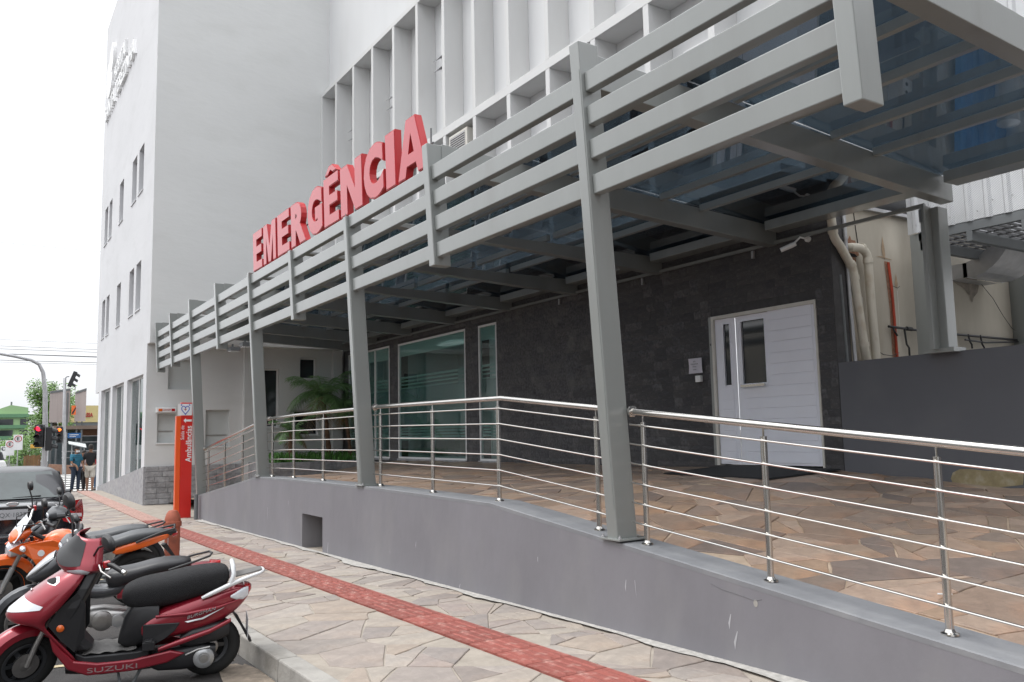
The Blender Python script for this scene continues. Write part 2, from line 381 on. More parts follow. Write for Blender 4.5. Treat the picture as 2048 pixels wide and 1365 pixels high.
# polygons in 2D
def clip(poly, nx, ny, c):  # keep nx*x+ny*y<=c
    out = []
    for i in range(len(poly)):
        a, b = poly[i], poly[(i + 1) % len(poly)]
        da, db = nx * a[0] + ny * a[1] - c, nx * b[0] + ny * b[1] - c
        if da <= 0: out.append(a)
        if (da < 0 < db) or (db < 0 < da):
            t = da / (da - db); out.append((a[0] + (b[0] - a[0]) * t, a[1] + (b[1] - a[1]) * t))
    return out

def area(p): return abs(sum(p[i][0] * p[(i + 1) % len(p)][1] - p[(i + 1) % len(p)][0] * p[i][1] for i in range(len(p)))) / 2

def paving(x0, x1, y0, y1, s, gap, rng, ok=None):
    nx, ny = max(1, round((x1 - x0) / s)), max(1, round((y1 - y0) / s))
    pts = {}
    for i in range(-1, nx + 1):
        for j in range(-1, ny + 1):
            pts[i, j] = (x0 + (i + .5 + rng.uniform(-.48, .48)) * (x1 - x0) / nx, y0 + (j + .5 + rng.uniform(-.48, .48)) * (y1 - y0) / ny, rng.uniform(0, .55) * s * s)
    out = []
    for (i, j), (px, py, w) in pts.items():
        if not (0 <= i < nx and 0 <= j < ny): continue
        g = gap / 2
        p = [(x0 + g, y0 + g), (x1 - g, y0 + g), (x1 - g, y1 - g), (x0 + g, y1 - g)]
        for di in (-3, -2, -1, 0, 1, 2, 3):
            for dj in (-3, -2, -1, 0, 1, 2, 3):
                if (di or dj) and (i + di, j + dj) in pts:
                    qx, qy, qw = pts[i + di, j + dj]
                    dx, dy = qx - px, qy - py; L = hypot(dx, dy)
                    if L < 1e-6: continue
                    t = (L * L + w - qw) / (2 * L)
                    gg = g * rng.uniform(.5, 1.7)
                    p = clip(p, dx / L, dy / L, (px * dx + py * dy) / L + t - gg)
                    if len(p) < 3: break
            if len(p) < 3: break
        parts = [p]
        if len(p) >= 3 and rng.random() < .72:      # some slabs are broken in two
            mx, my = sum(a[0] for a in p) / len(p), sum(a[1] for a in p) / len(p); an = rng.uniform(0, 2 * pi); ox = rng.uniform(-.07, .07)
            c0 = mx * cos(an) + my * sin(an) + ox
            parts = [clip(p, cos(an), sin(an), c0 - g * .8), clip(p, -cos(an), -sin(an), -c0 - g * .8)]
            big = max(parts, key=area); parts.remove(big)
            if area(big) > .07 and rng.random() < .5:
                mx, my = sum(a[0] for a in big) / len(big), sum(a[1] for a in big) / len(big); an += pi / 2 + rng.uniform(-.5, .5); c0 = mx * cos(an) + my * sin(an) + rng.uniform(-.05, .05)
                parts += [clip(big, cos(an), sin(an), c0 - g * .8), clip(big, -cos(an), -sin(an), -c0 - g * .8)]
            else: parts.append(big)
        for p in parts:
          if len(p) >= 3 and area(p) > .006:
              # roughen: split long edges with a small kink
              q = []
              for k in range(len(p)):
                  a, b = p[k], p[(k + 1) % len(p)]; q.append(a); L = hypot(b[0] - a[0], b[1] - a[1])
                  if L > .16:
                      for tt in ((.33, .68) if L > .3 else (.5,)):
                          tt += rng.uniform(-.08, .08); e = rng.uniform(-.007, .004)
                          q.append((a[0] + (b[0] - a[0]) * tt - (b[1] - a[1]) / L * -e, a[1] + (b[1] - a[1]) * tt + (b[0] - a[0]) / L * -e))
              if ok is None or ok(sum(a[0] for a in q) / len(q), sum(a[1] for a in q) / len(q)): out.append(q)
    return out

def lay_stones(polys, zf, mat, parent, name, rng, h=.012, keep=300):
    def rank(p):
        cx, cy = sum(a[0] for a in p) / len(p), sum(a[1] for a in p) / len(p); d = in_view((cx, cy, zf(cx, cy)))
        return area(p) / d ** 3 if d else 0
    ps = sorted(((rank(p), k, p) for k, p in enumerate(polys)), reverse=True)
    rest = MB(); n = 0
    for r, k, p in ps:
        c = (sum(a[0] for a in p) / len(p), sum(a[1] for a in p) / len(p)); cz = zf(*c)
        dz = rng.uniform(-.002, .004); tx, ty = rng.uniform(-.006, .006), rng.uniform(-.006, .006)
        m = len(p); b = .006
        top, mid, bot = [], [], []
        for a in p:
            dx, dy = a[0] - c[0], a[1] - c[1]; L = hypot(dx, dy) or 1
            z = zf(*a) + h + dz + tx * dx + ty * dy
            top.append((a[0] - dx / L * b, a[1] - dy / L * b, z)); mid.append((a[0], a[1], z - .004)); bot.append((a[0], a[1], z - .03))
        fs = [tuple(range(m))] + [(i, m + i, m + (i + 1) % m, (i + 1) % m) for i in range(m)] + [(m + i, 2 * m + i, 2 * m + (i + 1) % m, m + (i + 1) % m) for i in range(m)]
        if r > 0 and n < keep:
            n += 1; q = MB(); q.add([(x - c[0], y - c[1], z - cz) for x, y, z in top + mid + bot], fs)
            o = O(name, q, mat, parent, loc=(c[0], c[1], cz))
        else: rest.add(top + mid + bot, fs)
    if rest.v:
        o = O(name + '_field', rest, mat, parent, kind='stuff')
# ================================================================== ground levels
def interp(t, xs, ys):
    if t <= xs[0]: return ys[0]
    for i in range(len(xs) - 1):
        if t <= xs[i + 1]: return ys[i] + (ys[i + 1] - ys[i]) * (t - xs[i]) / (xs[i + 1] - xs[i])
    return ys[-1]
def zg(y): return interp(y, [-10, 18, 33, 35.6, 40, 60], [.293, -.107, -.10, -.27, -.30, -.27])     # pavement
def zr(y): return interp(y, [-10, 18, 33, 35.8, 60], [.143, -.257, -.27, -.31, -.29])               # road
def zt(y): return interp(y, [-2, 7.0, 9.6, 13.3, 14.9, 19.35], [.04, .94, .965, .955, .93, .39])    # kerb of the platform
def zback(y): return interp(y, [-3, 7, 12, 20, 24.4], [.44, 1.04, 1.0, .96, .70])
def zp(x, y):
    t = min(1, max(0, (x - 4.5) / 5))
    f = zt(y) - .015 if y < 19.3 else interp(y, [19.3, 24.4], [.375, -.08])
    return f + (zback(y) - f) * t

rng = random.Random(3)
def sheet(name, xs, ys, zf, mat, **kw):
    b = MB(); v = [(x, y, zf(x, y)) for y in ys for x in xs]; n = len(xs)
    b.add(v, [(j * n + i, j * n + i + 1, (j + 1) * n + i + 1, (j + 1) * n + i) for j in range(len(ys) - 1) for i in range(n - 1)])
    return O(name, b, mat, **kw)

ground = sheet('ground', [-600, -60, -12, 12, 60, 600], [-60, -10, 18, 36, 60, 120, 900], lambda x, y: zr(y) - .05, K['asphaltfar'], kind='structure')
road = sheet('road', [-12, -6, 0, 1.845], [-10, 0, 6, 12, 18, 26, 33, 34.6], lambda x, y: zr(y), K['asphalt'], kind='structure')
crossroad = sheet('cross_road', [-40, -12, 1.8, 12, 60], [34.6, 35.9, 45, 56.2], lambda x, y: zr(y), K['asphaltfar'], kind='structure')
KX = 1.845
sw = sheet('pavement', [KX + .16, 3.12, 3.5, 4.25, 9.6], [-6, 0, 4, 8, 12, 16, 18, 24, 33], lambda x, y: zg(y) - .012 - (.06 if x > 5 else 0), K['mortar'], kind='structure')
sheet('corner_pavement', [.2, 2.005, 3.9, 9.6], [33, 34.3, 35.6, 36.1], lambda x, y: zg(y) - .008, K['kerb'], kind='structure')
# kerb of separate stones
kb = O('kerb', MB().box(KX + .002, KX + .158, -6, 34, -.6, -.35), K['kerb'], kind='structure')
y = -1.0
while y < 33:
    L = 1.0
    q = MB(); z0, z1 = zg(y), zg(y + L)
    q.hexa([(KX, y + .006, z0 - .35), (KX + .16, y + .006, z0 - .35), (KX + .16, y + L - .006, z1 - .35), (KX, y + L - .006, z1 - .35),
            (KX + .012, y + .006, z0 + .004), (KX + .16, y + .006, z0 + .004), (KX + .16, y + L - .006, z1 + .004), (KX + .012, y + L - .006, z1 + .004)])
    O('kerb_stone', q, K['kerb'], kb, bevel=.012)
    y += L
# road litter / worn edge by the kerb
def blob(cx, cy, rx, ry, n, rng, k=.25):
    return [(cx + rx * cos(2 * pi * i / n) * (1 + rng.uniform(-k, k)), cy + ry * sin(2 * pi * i / n) * (1 + rng.uniform(-k, k))) for i in range(n)]
b = MB()
for cx, cy, rx, ry in ((1.72, 6.2, .16, .5), (1.74, 5.2, .10, .4), (1.70, 7.4, .15, .6), (1.75, 8.8, .1, .7), (1.74, 10.4, .09, .7), (1.5, 6.0, .12, .12)):
    p = blob(cx, cy, rx, ry, 22, rng); b.add([(min(x, 1.84), y, zr(y) + .006) for x, y in p], [tuple(range(22))])
O('gutter_dirt', b, M('gutter_dirt', (.23, .19, .15), .95, var=.3, scale=15, bump=.8, bscale=60), kind='structure')

paved = paving(KX + .165, 3.115, .8, 33, .47, .010, rng) + paving(3.505, 4.195, .8, 20, .43, .010, rng)
lay_stones(paved, lambda x, y: zg(y) - .012, K['flag'], sw, 'flagstone', rng, .0075)
# white cement smear along the foot of the wall
b = MB(); ys = [1 + .12 * i for i in range(150)]
v = []
for y in ys:
    v += [(4.199, y, zg(y) + .0085), (4.199 - .05 - .11 * abs(sin(y * 1.1) * sin(y * .37 + 1) + .35 * sin(y * 5.1) * rng.random()) ** 1.5, y, zg(y) + .0065)]
b.add(v, [(2 * i, 2 * i + 1, 2 * i + 3, 2 * i + 2) for i in range(len(ys) - 1)])
O('cement_smear', b, M('cement_smear', (.41, .395, .37), .95, var=.25, scale=20, bump=.3), sw)

# tactile strip
strip = O('tactile_paving', MB().add([(3.12, -1, zg(-1) - .010), (3.5, -1, zg(-1) - .010), (3.5, 18, zg(18) - .010), (3.12, 18, zg(18) - .010)], [(0, 1, 2, 3)]).add(
    [(3.12, 18, zg(18) - .010), (3.5, 18, zg(18) - .010), (3.5, 33, zg(33) - .010), (3.12, 33, zg(33) - .010)], [(0, 1, 2, 3)]), K['tactile'], kind='structure')
def tac_mesh(nr, seg):
    q = MB(); q.box(.004, .376, .004, .376, -.02, .004)
    for i in range(nr):
        x = .035 + (i + .5) * (.31 / nr)
        for a, c in seg:
            w = .0135
            q.hexa([(x - w, a, .004), (x + w, a, .004), (x + w, c, .004), (x - w, c, .004), (x - w * .5, a + .01, .0105), (x + w * .5, a + .01, .0105), (x + w * .5, c - .01, .0105), (x - w * .5, c - .01, .0105)])
    return q.mesh('tactile_tile', K['tactile'])
tmA, tmB = tac_mesh(4, [(.02, .36)]), tac_mesh(5, [(.015, .175), (.2, .365)])
tmC = tmB.copy(); tmC.materials[0] = K['tactilefaded']
y = .6
while y < 32.6:
    o = O('tactile_tile', tmA if y < 7.6 else tmB if y < 19.4 else tmC, None, strip, loc=(3.12, y, zg(y + .19) + (.002)))
    o.rotation_euler.x = atan2(zg(y + .3) - zg(y), .3); y += .38

# parking bay lines on the asphalt (worn)
b = MB()
for y0, x0, x1 in ((4.7, -.8, 1.45), (7.35, -1.5, 1.35), (9.5, -1.5, 1.4), (12.2, -1.5, 1.5)):
    for i in range(26):
        xa = x0 + (x1 - x0) * i / 26; xb = x0 + (x1 - x0) * (i + 1) / 26
        if rng.random() < .12: continue
        w = .045 + rng.uniform(-.012, .012); s = -.2
        yy = lambda x: y0 + s * (x - x1)
        b.add([(xa, yy(xa) - w, zr(y0) + .012), (xb, yy(xb) - w, zr(y0) + .012), (xb, yy(xb) + w, zr(y0) + .012), (xa, yy(xa) + w, zr(y0) + .012)], [(0, 1, 2, 3)])
for v_ in range(len(b.v)): b.v[v_] = (b.v[v_][0], b.v[v_][1], zr(b.v[v_][1]) + .006)
O('parking_marking', b, K['yellowline'], kind='structure')
# zebra crossing over the side street
zeb = O('zebra_crossing', MB().box(.2, .3, 56, 56.1, -.33, -.30), K['zebra'], kind='structure')
zb = MB().add([(1.2, 0, 0), (5.2, 0, 0), (5.2, 1.0, 0), (1.2, 1.0, 0)], [(0, 1, 2, 3)]).mesh('zebra_bar', K['zebra'])
y = 37.2
while y < 54.5:
    O('zebra_bar', zb, None, zeb, loc=(0, y, zr(y) + .012)); y += 2.15

# ================================================================== retaining wall
XF, XB = 4.20, 4.54
ys = [-2, 0, 2, 4, 5.5, 7, 8, 9.6, 11.58, 12.45, 13.3, 14.9, 17, 19.35]
b = MB()
for i in range(len(ys) - 1):
    a, c = ys[i], ys[i + 1]; za, zc = zt(a), zt(c)
    lo = .47 if (a, c) == (11.58, 12.45) else -.5
    b.add([(XF, a, lo), (XF, c, lo), (XF, c, zc - .012), (XF, a, za - .012)], [(0, 1, 2, 3)])
    b.add([(XB, a, -.5), (XB, c, -.5), (XB, c, zc - .02), (XB, a, za - .02)], [(3, 2, 1, 0)])
# recess
b.add([(XF, 11.58, -.3), (XF, 12.45, -.3), (XF, 12.45, .47), (XF, 11.58, .47), (XF + .33, 11.58, -.3), (XF + .33, 12.45, -.3), (XF + .33, 12.45, .47), (XF + .33, 11.58, .47)],
      [(0, 4, 7, 3), (1, 2, 6, 5), (3, 7, 6, 2)])
b.add([(XF, 19.35, -.5), (XB, 19.35, -.5), (XB, 19.35, zt(19.35) - .02), (XF, 19.35, zt(19.35) - .012)], [(0, 1, 2, 3)])
rw = O('retaining_wall', b, K['retain'], label='long smooth grey rendered wall carrying the handrails, with a square opening', cat='wall')
b = MB(); pr = [(XF - .001, -.035), (XF - .001, -.006), (XF + .012, 0), (XB, 0), (XB, -.035)]
b.loft([[(x, y, zt(y) + z) for x, z in pr] for y in ys if y not in ()], caps=True, smooth=False)
O('coping', b, K['curb'], rw)
O('niche_back', MB().add([(XF + .32, 11.58, -.3), (XF + .32, 12.45, -.3), (XF + .32, 12.45, .47), (XF + .32, 11.58, .47)], [(0, 1, 2, 3)]).add(
    [(XF + .01, 11.57, -.062), (XF + .33, 11.57, -.05), (XF + .33, 12.46, -.04), (XF + .01, 12.46, -.066)], [(0, 1, 2, 3)]),
  M('raw_cement', (.30, .285, .26), .95, var=.4, scale=5, bump=.8, bscale=20, stain=(.10, .09, .07), stain_amt=.8, stain_scale=4), rw, label='rough unpainted inside of the opening')

for y, z, L, dy in ((5.02, .48, .09, .01), (4.92, .49, .13, -.01), (3.98, .40, .10, .02), (3.93, .30, .12, .03), (6.2, .52, .05, .0), (8.6, .42, .07, .01), (9.3, .25, .04, -.01), (14.2, .45, .22, .0), (13.1, .62, .08, .0), (11.35, .15, .18, .02), (7.6, .10, .05, .02)):
    O('paint_scuff', MB().add([(4.1985, y, z), (4.1985, y + .006, z), (4.1985, y + .008 + dy, z - L * .6), (4.1985, y + dy, z - L)], [(0, 1, 2, 3)]), K['scuff'], rw)
for pts in ([(4.15, .57), (4.05, .545), (3.9, .53), (3.78, .515), (3.72, .53)],):
    O('hairline_crack', MB().tube([(4.1995, y, z) for y, z in pts], .0018, 4), K['crack'], rw)
O('chipped_spot', MB().add([(4.1984, 3.77 + .018 * cos(a * .7), .50 + .024 * sin(a * .7)) for a in range(9)], [tuple(range(9))]), K['kerb'], rw)
for y in ():
    q = MB()
    for k in range(2):
        o_ = rng.uniform(-.05, .05); L = rng.uniform(.08, .28); q.add([(4.1986, y + o_, zt(y) - .037), (4.1986, y + o_ + .014, zt(y) - .037), (4.1986, y + o_ + .006, zt(y) - .04 - L)], [(0, 1, 2)])
    O('dirt_run', q, K['dirtrun'], rw)

# platform (ramped forecourt)
plat = sheet('forecourt', [XB, 6.5, 8, 9.8], [-3, 0, 2, 4, 5.5, 7, 8, 9.6, 13.3, 14.9, 17, 19.3, 22, 24.4], lambda x, y: zp(x, y) - .012, K['mortar2'], kind='structure')
stones = paving(XB + .012, 9.49, -.5, 22.4, .50, .011, rng)
lay_stones(stones, lambda x, y: zp(x, y) - .012, K['flag2'], plat, 'flagstone', rng, .0075)
O('door_mat', MB().hexa([(7.85, 6.75, zp(8, 6.75) + .006), (9.4, 6.9, zp(9.4, 6.9) + .006), (9.4, 9.0, zp(9.4, 9) + .006), (7.85, 8.55, zp(8, 8.5) + .006),
    (7.87, 6.77, zp(8, 6.75) + .022), (9.38, 6.92, zp(9.4, 6.9) + .022), (9.38, 8.98, zp(9.4, 9) + .022), (7.87, 8.53, zp(8, 8.5) + .022)]), K['blackmat'],
  label='black doormat lying before the white door', cat='doormat')
O('cigarette_butt', MB().tube([(5.0, 3.05, zp(5, 3.05) + .012), (5.07, 3.0, zp(5, 3) + .012)], .005, 8), K['white'], label='cigarette end lying on the paving behind the railing', cat='cigarette end')

# ================================================================== canopy
def lean(x, z): return x - .06 * (z - .77)
can = thing('entrance_canopy', (4.3, 5.17, zt(5.17)), 'grey steel canopy with leaning posts, slatted fascia and tinted glass roof', 'canopy')
zbeam = lambda x: 4.55 - .075 * (x - 4.1)
COLS = [5.17, 10.2, 14.8, 19.6]; HANG = [2.75, 7.85, 12.5, 17.2, 21.8, 23.7]
ALLY = sorted(COLS + HANG)
def post(y, z0, z1, w=.2, d=.125):
    q = MB(); q.hexa([(lean(4.2, z0), y - d / 2, z0), (lean(4.4, z0), y - d / 2, z0), (lean(4.4, z0), y + d / 2, z0), (lean(4.2, z0), y + d / 2, z0),
                      (lean(4.2, z1), y - d / 2, z1), (lean(4.4, z1), y - d / 2, z1), (lean(4.4, z1), y + d / 2, z1), (lean(4.2, z1), y + d / 2, z1)])
    return q
for y in COLS:
    zb_ = zt(min(y, 19.3)) + .01
    if y > 19.4: zb_ = .36
    O('post', post(y, zb_, {10.2: 4.45, 14.8: 4.5}.get(y, 4.72)), K['steel'], can, bevel=.008)
    bp = O('base_plate', MB().box(4.17, 4.47, y - .12, y + .12, zb_ - .008, zb_ + .008), K['steel'], can, bevel=.003)
    for sx in (4.19, 4.45):
        for sy in (-.1, .1): O('bolt', MB().lathe([(.014, 0), (.014, .014), (.007, .016), (.007, .028), (0, .028)], (sx, y + sy, zb_ + .006), n=6), K['galv'], bp)
    # weld seam
    O('weld_seam', MB().tube([(lean(4.2, z) - .001, y + .0005 * sin(z * 60) - .048, z) for z in [1 + .12 * i for i in range(30)]], .0035, 5), K['steel'], can)
for y in HANG: O('hanger', post(y, 3.38, 4.45 if y == 12.5 else 4.70), K['steel'], can, bevel=.008)
for zc in (4.38, 4.105, 3.83, 3.545):
    for a, c in zip(ALLY[:-1], ALLY[1:]):
        ya, yc = a + .0645, c - .0645
        h = .078; x0 = lean(4.235, zc)
        q = MB(); q.hexa([(x0 + .005, ya, zc - h), (x0 + .085, ya, zc - h), (x0 + .085, yc, zc - h), (x0 + .005, yc, zc - h),
                          (x0 - .005, ya, zc + h), (x0 + .075, ya, zc + h), (x0 + .075, yc, zc + h), (x0 - .005, yc, zc + h)])
        O('slat', q, K['steel'], can, bevel=.007)
for y in ALLY:
    q = MB(); ty = y; y = 3.0 if y < 3 else 5.30 if y == 5.17 else y; z4 = 4.45 if 10 < y < 15 else 4.71
    q.hexa([(4.14, y - .078, 4.42), (9.46, y - .078, zbeam(9.46)), (9.46, y + .078, zbeam(9.46)), (4.14, y + .078, 4.42),
            (4.14, y - .078, z4), (9.46, y - .078, zbeam(9.46) + .27), (9.46, y + .078, zbeam(9.46) + .27), (4.14, y + .078, z4)])
    be = O('beam', q, K['steel'], can, bevel=.006)
    if y < 20: O('light_strip', MB().hexa([(x, y + dy, zbeam(x) - .02 + dz - (0.10 if x < 5 else 0) * 0) for dz in (-.006, .014) for x, dy in ((5.3, -.05), (8.05, -.05), (8.05, -.012), (5.3, -.012))]),
      K['stripalu'], be)
zglass = lambda x: 4.85 - .078 * (x - 4.1)
YB = [3.0 if y < 3 else 5.30 if y == 5.17 else y for y in ALLY]
for x in (5.2, 5.88, 6.6, 7.3, 8.0):
    for a, c in zip(YB[:-1], YB[1:]):
        q = MB().box(x - .035, x + .035, a + .079, c - .079, zglass(x) - .095, zglass(x) - .006)
        O('purlin', q, K['steel'], can, bevel=.004)
for a, c in zip(YB[:-1], YB[1:]):
    O('glass_pane', MB().hexa([(5.17, a + .01, zglass(5.17)), (9.3, a + .01, zglass(9.3)), (9.3, c - .01, zglass(9.3)), (5.17, c - .01, zglass(5.17)),
        (5.17, a + .01, zglass(5.17) + .008), (9.3, a + .01, zglass(9.3) + .008), (9.3, c - .01, zglass(9.3) + .008), (5.17, c - .01, zglass(5.17) + .008)]), K['glass_roof'], can)
    O('gutter', MB().box(9.10, 9.38, a + .18, c - .18, 4.30, 4.43), K['steel'], can, bevel=.006)
# rear post on the low wall
q = MB().box(9.40, 9.60, 5.38, 5.60, 2.45, 4.13)
rp = O('rear_post', q, K['steel'], can, bevel=.01)
O('flange', MB().box(9.26, 9.40, 5.47, 5.52, 2.45, 4.14), K['steel'], rp); O('base_plate', MB().box(9.36, 9.62, 5.30, 5.66, 2.415, 2.47), K['steel'], rp, bevel=.004)
O('bracket', MB().box(9.25, 9.38, 5.50, 5.53, 3.95, 4.10), K['steel_dark'], rp)

# conduit bar along the wall
cb = O('conduit_bar', MB().box(9.40, 9.445, 5.55, 24.2, 4.16, 4.205), K['steel'], label='long thin grey bar running along the dark stone wall under the glass roof', cat='conduit')
for y in (8.2, 10.6, 13.0): O('clip', MB().box(9.43, 9.47, y - .02, y + .02, 4.04, 4.15), K['galv'], cb)
# spotlights under the fascia
for y, lb in ((17.0, 'small dark floodlight under the far slatted fascia, left one'), (16.1, 'small dark floodlight under the far slatted fascia, right one')):
    t = thing('floodlight', (4.3, y, 3.46), lb, 'floodlight', 'floodlights under the fascia')
    O('lamp_housing', MB().box(4.22, 4.42, y - .12, y + .12, 3.33, 3.41), K['steel_dark'], t, bevel=.01)
    O('lamp_lens', MB().box(4.24, 4.40, y - .10, y + .10, 3.322, 3.328), K['lens'], t)
    O('mounting_arm', MB().box(4.28, 4.31, y - .02, y + .02, 3.41, 3.47), K['steel_dark'], t)

# ================================================================== red letters
sg = thing('emergency_sign', (4.1, 11.4, 4.5), 'big red raised letters EMERGÊNCIA standing on the canopy fascia', 'sign')
LB = [('E', 14.78, 14.22, 4.52, 5.20), ('M', 14.15, 13.44, 4.52, 5.20), ('E', 13.36, 12.74, 4.52, 5.20), ('R', 12.67, 11.98, 4.52, 5.20), ('G', 11.90, 11.26, 4.51, 5.21),
      ('Ê', 11.20, 10.62, 4.52, 5.36), ('N', 10.56, 9.80, 4.52, 5.20), ('C', 9.76, 9.14, 4.51, 5.21), ('I', 9.08, 8.80, 4.52, 5.20), ('A', 8.74, 8.02, 4.52, 5.20)]
GL = {'E': [[(0, 0), (0, 1), (1, 1), (1, .80), (.38, .80), (.38, .61), (.93, .61), (.93, .41), (.38, .41), (.38, .20), (1, .20), (1, 0)]],
      'M': [[(0, 0), (0, 1), (.30, 1), (.5, .40), (.70, 1), (1, 1), (1, 0), (.78, 0), (.78, .66), (.60, 0), (.40, 0), (.22, .66), (.22, 0)]],
      'N': [[(0, 0), (0, 1), (.34, 1), (.69, .42), (.69, 1), (1, 1), (1, 0), (.67, 0), (.31, .60), (.31, 0)]],
      'I': [[(0, 0), (0, 1), (1, 1), (1, 0)]],
      'A': [[(0, 0), (.34, 1), (.5, 1), (.5, .74), (.39, .38), (.5, .38), (.5, .18), (.33, .18), (.27, 0)], [(1, 0), (.66, 1), (.5, 1), (.5, .74), (.61, .38), (.5, .38), (.5, .18), (.67, .18), (.73, 0)]]}
def glyph(ch, x, ya, za, w, h, depth):
    q = MB()
    def put(polys, z0, hh):
        for p in polys: q.prism([(x - .03 * (z0 + b_ * hh - 4.5), ya - a_ * w, z0 + b_ * hh) for a_, b_ in p], (-depth, 0, 0))
    if ch == 'Ê':
        put(GL['E'], za, .68); put([[(.12, 0), (.38, 1), (.62, 1), (.88, 0), (.66, 0), (.5, .45), (.34, 0)]], za + .72, h - .72)
    else: put(GL[ch], za, h)
    return q
for ch, ya, yb, za, zb_ in LB:
    if ch in 'EMNIAÊ': q = glyph(ch, 4.165, ya, za, ya - yb, zb_ - za, .085)
    else: q = fit_text(ch, (4.165, ya, za), (0, -1, 0), (-.03, 0, 1), ya - yb, zb_ - za, .085, nrm=(-1, 0, 0), bold=.075)
    lt = O('letter', q, K['red'], sg, sharp=0)
    if ch in 'EMNIAÊ': q = glyph(ch, 4.079, ya - .012, za + .012, ya - yb - .024, zb_ - za - .024, .006)
    else: q = fit_text(ch, (4.079, ya - .014, za + .014), (0, -1, 0), (-.03, 0, 1), ya - yb - .028, zb_ - za - .028, .006, nrm=(-1, 0, 0), bold=.062)
    O('letter_face', q, K['redlight'], lt, sharp=0)
for z in (4.50, 4.82):
    O('support_rail', MB().tube([(4.18, 14.7, z), (4.18, 8.05, z)], .012, 6), K['steel_dark'], sg)
for y in (14.3, 13.0, 11.6, 10.3, 9.0, 8.1):
    O('support_strut', MB().tube([(4.18, y, 4.40), (4.18, y, 5.0)], .010, 6), K['steel_dark'], sg)

# ================================================================== railings
XR = 4.36
def railing(y0, y1, posts, lb, kinks=(), ends=(True, True)):
    ymid = (y0 + y1) / 2
    t = thing('railing', (XR, ymid, zt(ymid)), lb, 'railing', 'stainless railings between the canopy posts')
    ysr = [y0] + [k for k in kinks if y0 < k < y1] + [y1]
    zz = lambda y: zt(y)
    O('handrail', MB().tube([(XR, y, zz(y) + 1.0) for y in ysr], .0255, 16), K['inox'], t)
    for k in range(6):
        O('rod', MB().tube([(XR - .032, y, zz(y) + .15 * (k + 1)) for y in ysr], .0075, 8), K['inox'], t)
    for e, y in ((ends[0], y0), (ends[1], y1)):
        if e: O('end_collar', MB().lathe([(.03, -.012), (.044, -.010), (.044, .010), (.03, .012)], (XR, y, zz(y) + 1.0), 'y', 20), K['inox'], t)
    for y in posts:
        p = O('post', MB().tube([(XR, y, zz(y)), (XR, y, zz(y) + .925)], .0215, 16), K['inox'], t)
        O('spigot', MB().tube([(XR, y, zz(y) + .925), (XR, y, zz(y) + .985)], .007, 8), K['inox'], p)
        O('floor_flange', MB().lathe([(.047, 0), (.046, .008), (.03, .014), (.0225, .03)], (XR, y, zz(y)), n=20), K['inox'], p)
railing(-.6, 5.07, [.3, 1.45, 2.606, 3.777, 4.95], 'stainless railing section running down the ramp, nearest the camera')
railing(5.27, 10.09, [5.53, 7.08, 8.49, 9.93], 'stainless railing section with a bend over its middle, between the two nearest posts', (7.0, 9.6))
railing(10.31, 14.69, [10.5, 12.0, 13.35, 14.5], 'stainless railing section in front of the palms', (13.3,))
railing(14.91, 19.5, [15.3, 16.4, 17.75, 19.15], 'stainless railing section sloping down behind the red pylon')

# ================================================================== dark stone front
XW = 9.5
WIN = [(21.95, 24.2, .98, 4.04), (21.95 - .98, 21.9, .98, 4.02), (16.80, 20.45, .99, 4.01), (15.42, 16.20, 1.0, 4.0)]
WIN = [(21.0, 23.95, .98, 4.03), (16.80, 20.45, .99, 4.01), (15.42, 16.20, 1.0, 4.0)]
DOOR = (7.21, 9.12, 1.05, 3.30)
b = MB(); holed(b, (XW, 6.93, 0), (0, 1, 0), (-1, 0, 0), 0, 24.4 - 6.93, .2, 4.9, [(h[0] - 6.93, h[1] - 6.93, h[2], h[3]) for h in WIN + [DOOR]], .28)
b.box(9.83, 9.84, 6.95, 6.96, .3, .31)
b.add([(XW, 6.93, .2), (XW + .3, 6.93, .2), (XW + .3, 6.93, 4.9), (XW, 6.93, 4.9)], [(0, 1, 2, 3)])
sw_ = O('stone_clad_wall', b, M('stone_wall_joint', (.07, .068, .07), .95, var=.2, scale=8, bump=.5), label='dark grey split stone wall with the white door and shop windows', cat='wall')
# split-face stones laid in courses
def brickmesh(seed):
    r = random.Random(seed); q = MB(); n, m_ = 4, 3; v = []
    for j in range(m_):
        for i in range(n):
            e = (i in (0, n - 1)) or (j in (0, m_ - 1))
            v.append((-(.35 if e else 1.) + r.uniform(-.45, .25) * (.3 if e else 1), i / (n - 1), j / (m_ - 1)))
    q.add(v, [(j * n + i, j * n + i + 1, (j + 1) * n + i + 1, (j + 1) * n + i) for j in range(m_ - 1) for i in range(n - 1)])
    rim = [0, 1, 2, 3, 7, 11, 10, 9, 8, 4]
    back = [(0, v[k][1], v[k][2]) for k in rim]
    o = len(q.v); q.add(back, []); L = len(rim)
    q.f += [(rim[k], rim[(k + 1) % L], o + (k + 1) % L, o + k) for k in range(L)]; q.sm += [False] * L
    return q
BM = [brickmesh(i) for i in range(8)]
BME = [q.mesh('stone', K['clad']) for q in BM]
cells = []
r = random.Random(11); z = .45
while z < 4.80:
    h = r.choice((.10, .125, .14)); y = 6.94 - r.uniform(0, .1)
    while y < 24.35:
        L = r.choice((.18, .22, .27, .32, .36)); a, c = max(y, 6.935), min(y + L, 24.38); y += L
        segs = [(a, c)]
        for h_ in WIN + [DOOR]:
            if z < h_[3] + .02 and z + h > h_[2] - .03:
                ns = []
                for s0, s1 in segs:
                    if s1 <= h_[0] or s0 >= h_[1]: ns.append((s0, s1)); continue
                    if s0 < h_[0]: ns.append((s0, h_[0]))
                    if s1 > h_[1]: ns.append((h_[1], s1))
                segs = ns
        for s0, s1 in segs:
            if s1 - s0 > .03 and z + h > zback((s0 + s1) / 2): cells.append((s0, s1, z, h))
    z += h
